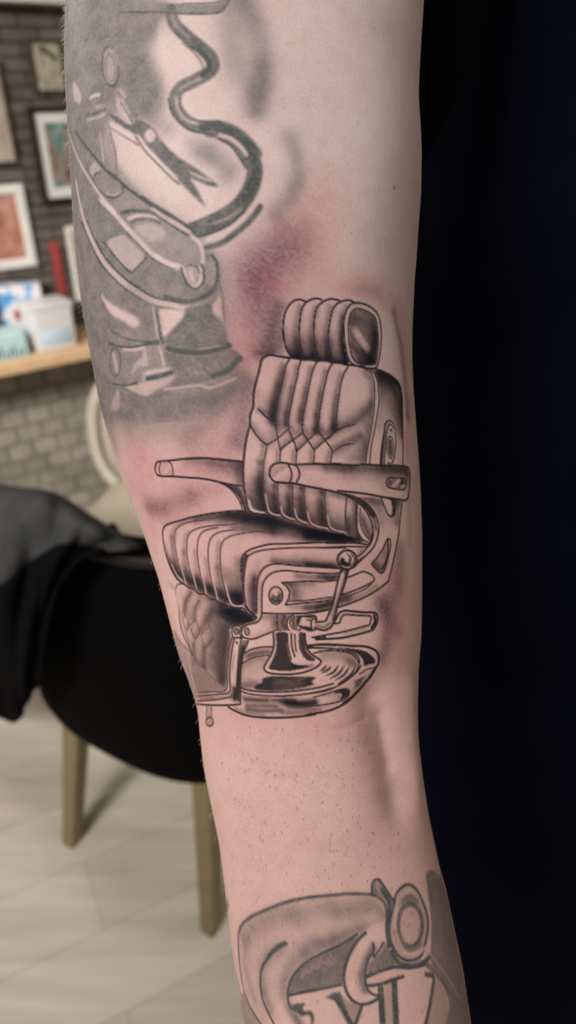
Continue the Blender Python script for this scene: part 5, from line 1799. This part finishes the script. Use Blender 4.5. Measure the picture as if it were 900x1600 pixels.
c2 = q.mix(att.outputs['Alpha'], c1, (.1, .046, .064))
c3 = q.mix(sep.outputs[1], c2, (.062, .069, .071))
c4 = q.mix(sep.outputs[0], c3, (.0035, .004, .010))
q.bump(q.mix(.5, mid, fine), .16, .0006)
q.set(c4, .55, .16)
q.b.inputs['Subsurface Weight'].default_value = 0.0
M_skin = q.m
me.materials.append(M_skin)
arm = bpy.data.objects.new('arm', me)
C.objects.link(arm)
arm.parent = person

# hairs: pale fuzz on the outer edge, dark stubble on the forearm
M_hairl = mat_noise('pale_arm_hair', (.55, .48, .38), (.7, .62, .5), 50, .5, .3)
M_haird = mat_noise('dark_arm_hair', (.05, .03, .022), (.09, .055, .04), 50, .5, .3)


def surf(x, y):
    j = NC / 2.0
    for _ in range(4):
        j0 = int(min(max(j, 0), NC - 2))
        i = int(np.clip(np.interp(y, PY[:, j0], rows_i), 0, nr_ - 1))
        row = PX[i, :NC]
        k0, k1 = int(np.argmin(row)), int(np.argmax(row))
        j = float(np.interp(x, row[k0:k1 + 1], cols_i[k0:k1 + 1]))
    j = int(j)
    return Vector(Wd[i, j]), Vector(nrW[i, j]), Vector(Wd[min(i + 1, nr_ - 1), j] - Wd[max(i - 1, 0), j]).normalized()


bm = bmesh.new()


def hair(x, y, ln, rad, lift, swirl, mi):
    p, n, along = surf(x, y)
    side = n.cross(along).normalized()
    d = (along * math.cos(swirl) + side * math.sin(swirl))
    pts_ = [p - n * .0003, p + d * ln * .5 + n * lift * ln * .6, p + d * ln + n * lift * ln * .8]
    prev = None
    for k, pt in enumerate(pts_):
        r_ = rad * (1, .8, .15)[k]
        a = d.cross(n).normalized()
        ring_ = [bm.verts.new(pt + a * (r_ * math.cos(t)) + n * (r_ * math.sin(t))) for t in (0, 2.094, 4.189)]
        if prev:
            for m_ in range(3):
                f = bm.faces.new((prev[m_], prev[(m_ + 1) % 3], ring_[(m_ + 1) % 3], ring_[m_]))
                f.material_index = mi
        prev = ring_


for k in range(210):
    y = random.uniform(5, 1560) if k > 70 else random.uniform(10, 230)
    xl = float(np.interp(y, gL, vL))
    hair(xl + random.uniform(-2, 3), y, random.uniform(.0012, .0028), .00007, random.uniform(.5, 1.1), random.uniform(-.5, .5), 0)
for k in range(340):
    y = random.uniform(1130, 1590)
    xl, xr = float(np.interp(y, gL, vL)), float(np.interp(y, gR, vR))
    x = xl + (xr - xl) * random.uniform(.08, .86)
    hair(x, y, random.uniform(.0008, .0024), random.uniform(.00004, .00008), random.uniform(.1, .3), random.uniform(-.7, .5), 1)
for k in range(60):
    y = random.uniform(20, 460)
    x = random.uniform(430, 650)
    hair(x, y, random.uniform(.0008, .002), .00004, .15, random.uniform(-.6, .6), 1)
hr = obj('arm_hair', bm, M_hairl)
hr.data.materials.append(M_haird)
hr.parent = person
hr.matrix_parent_inverse = Matrix.Translation(-Vector(person.location))
hr['kind'] = 'stuff'

# shirt body: a leaning, folded torso shell; the arm is held in front of its side
q = Nodes('navy_jersey')
tc = q.n('ShaderNodeTexCoord')
wv = q.n('ShaderNodeTexWave', wave_type='BANDS', bands_direction='X', Scale=1.0, Distortion=1.5, Detail=2.0)
wv.inputs['Detail Scale'].default_value = 3.0
mpn = q.n('ShaderNodeMapping')
mpn.inputs['Scale'].default_value = (260, 40, 1)
q.l(tc.outputs['UV'], mpn.inputs[0])
q.l(mpn.outputs[0], wv.inputs['Vector'])
lint = q.noise(q.coord(), 700, 2, .5)
nz = q.noise(q.coord(), 14, 4, .6)
cbase = q.ramp(nz, [(.3, (.0016, .0019, .0065)), (.7, (.0036, .004, .0105))])
q.set(q.mix(q.ramp(lint, [(.74, (0, 0, 0)), (.80, (1, 1, 1))]), cbase, (.02, .02, .024)), .9, .03)
q.bump(wv.outputs[0], .35, .0004)
q.b.inputs['Sheen Weight'].default_value = .0
M_shirt = q.m
nu, nv = 200, 260
bm = bmesh.new()
uvl = bm.loops.layers.uv.new('UVMap')
gr = []


def gau(x, s_):
    return math.exp(-(x / s_) ** 2)


for b in range(nv + 1):
    z = .62 + (1.60 - .62) * b / nv
    front = float(np.interp(z, [.62, .75, .95, 1.15, 1.35, 1.5, 1.6], [.285, .285, .305, .345, .385, .41, .44]))
    hw_ = float(np.interp(z, [.62, .9, 1.15, 1.4, 1.6], [.205, .20, .20, .21, .185]))
    hd_ = float(np.interp(z, [.62, .9, 1.2, 1.45, 1.6], [.14, .14, .13, .125, .10]))
    xc = .055 + hw_ + .01
    row = []
    for a in range(nu):
        t = 2 * math.pi * a / nu
        c, s_ = math.cos(t), math.sin(t)
        x = xc + math.copysign(abs(c) ** .85, c) * hw_
        y = front + hd_ - math.copysign(abs(s_) ** .85, s_) * hd_
        # hanging folds on the front
        fx = x - .055
        f_ = .010 * gau(fx - .10 - (1.45 - z) * .12, .022) * min(1, max(0, (1.62 - z) / .2))
        f_ += .008 * gau(fx - .045 + (1.42 - z) * .16, .012) * gau(z - 1.42, .16)
        f_ += .007 * gau(fx - .05 - (1.2 - z) * .35, .02) * gau(z - 1.05, .2)
        f_ += .006 * gau(fx - .15 - (1.1 - z) * .3, .025) * gau(z - .95, .22)
        f_ += .0025 * math.sin(fx * 70 + z * 21) * gau(z - 1.0, .4)
        k = max(0, s_)
        row.append(bm.verts.new((x, y - f_ * k, z)))
    gr.append(row)
for b in range(nv):
    for a in range(nu):
        a2 = (a + 1) % nu
        f = bm.faces.new((gr[b][a], gr[b][a2], gr[b + 1][a2], gr[b + 1][a]))
        for lp, (ua, vb) in zip(f.loops, ((a, b), (a + 1, b), (a + 1, b + 1), (a, b + 1))):
            lp[uvl].uv = (ua / nu * 1.2, vb / nv)
shirt = child(obj('shirt', bm, M_shirt), person)
sm = shirt.modifiers.new('cloth', 'SOLIDIFY')
sm.thickness = .002
# short sleeve bunched behind the upper arm, with crosswise ribs
q = Nodes('navy_rib_knit')
tc = q.n('ShaderNodeTexCoord')
wv = q.n('ShaderNodeTexWave', wave_type='BANDS', bands_direction='Z', Scale=240.0, Distortion=.6, Detail=1.0)
q.l(tc.outputs['Object'], wv.inputs['Vector'])
q.set(q.ramp(wv.outputs[0], [(.2, (.001, .0012, .003)), (.8, (.004, .0045, .009))]), .9, .03)
q.bump(wv.outputs[0], .6, .0006)
M_rib = q.m
prof = [(-420, 640, 860), (-200, 625, 800), (-60, 620, 765), (0, 615, 752), (60, 612, 744), (120, 610, 728), (180, 606, 702), (230, 602, 676), (275, 598, 650), (300, 596, 630)]
rg = []
for y, xl, xr in prof:
    ring_ = []
    for k in range(28):
        t = 2 * math.pi * k / 28
        xm, hwx = (xl + xr) / 2, (xr - xl) / 2
        ring_.append(at(xm + hwx * math.cos(t), y, .318 - .018 * math.sin(t) - .006 * math.cos(t * 2)))
    rg.append(ring_)
slv = child(obj('sleeve', loft_bm(rg), M_rib), person)
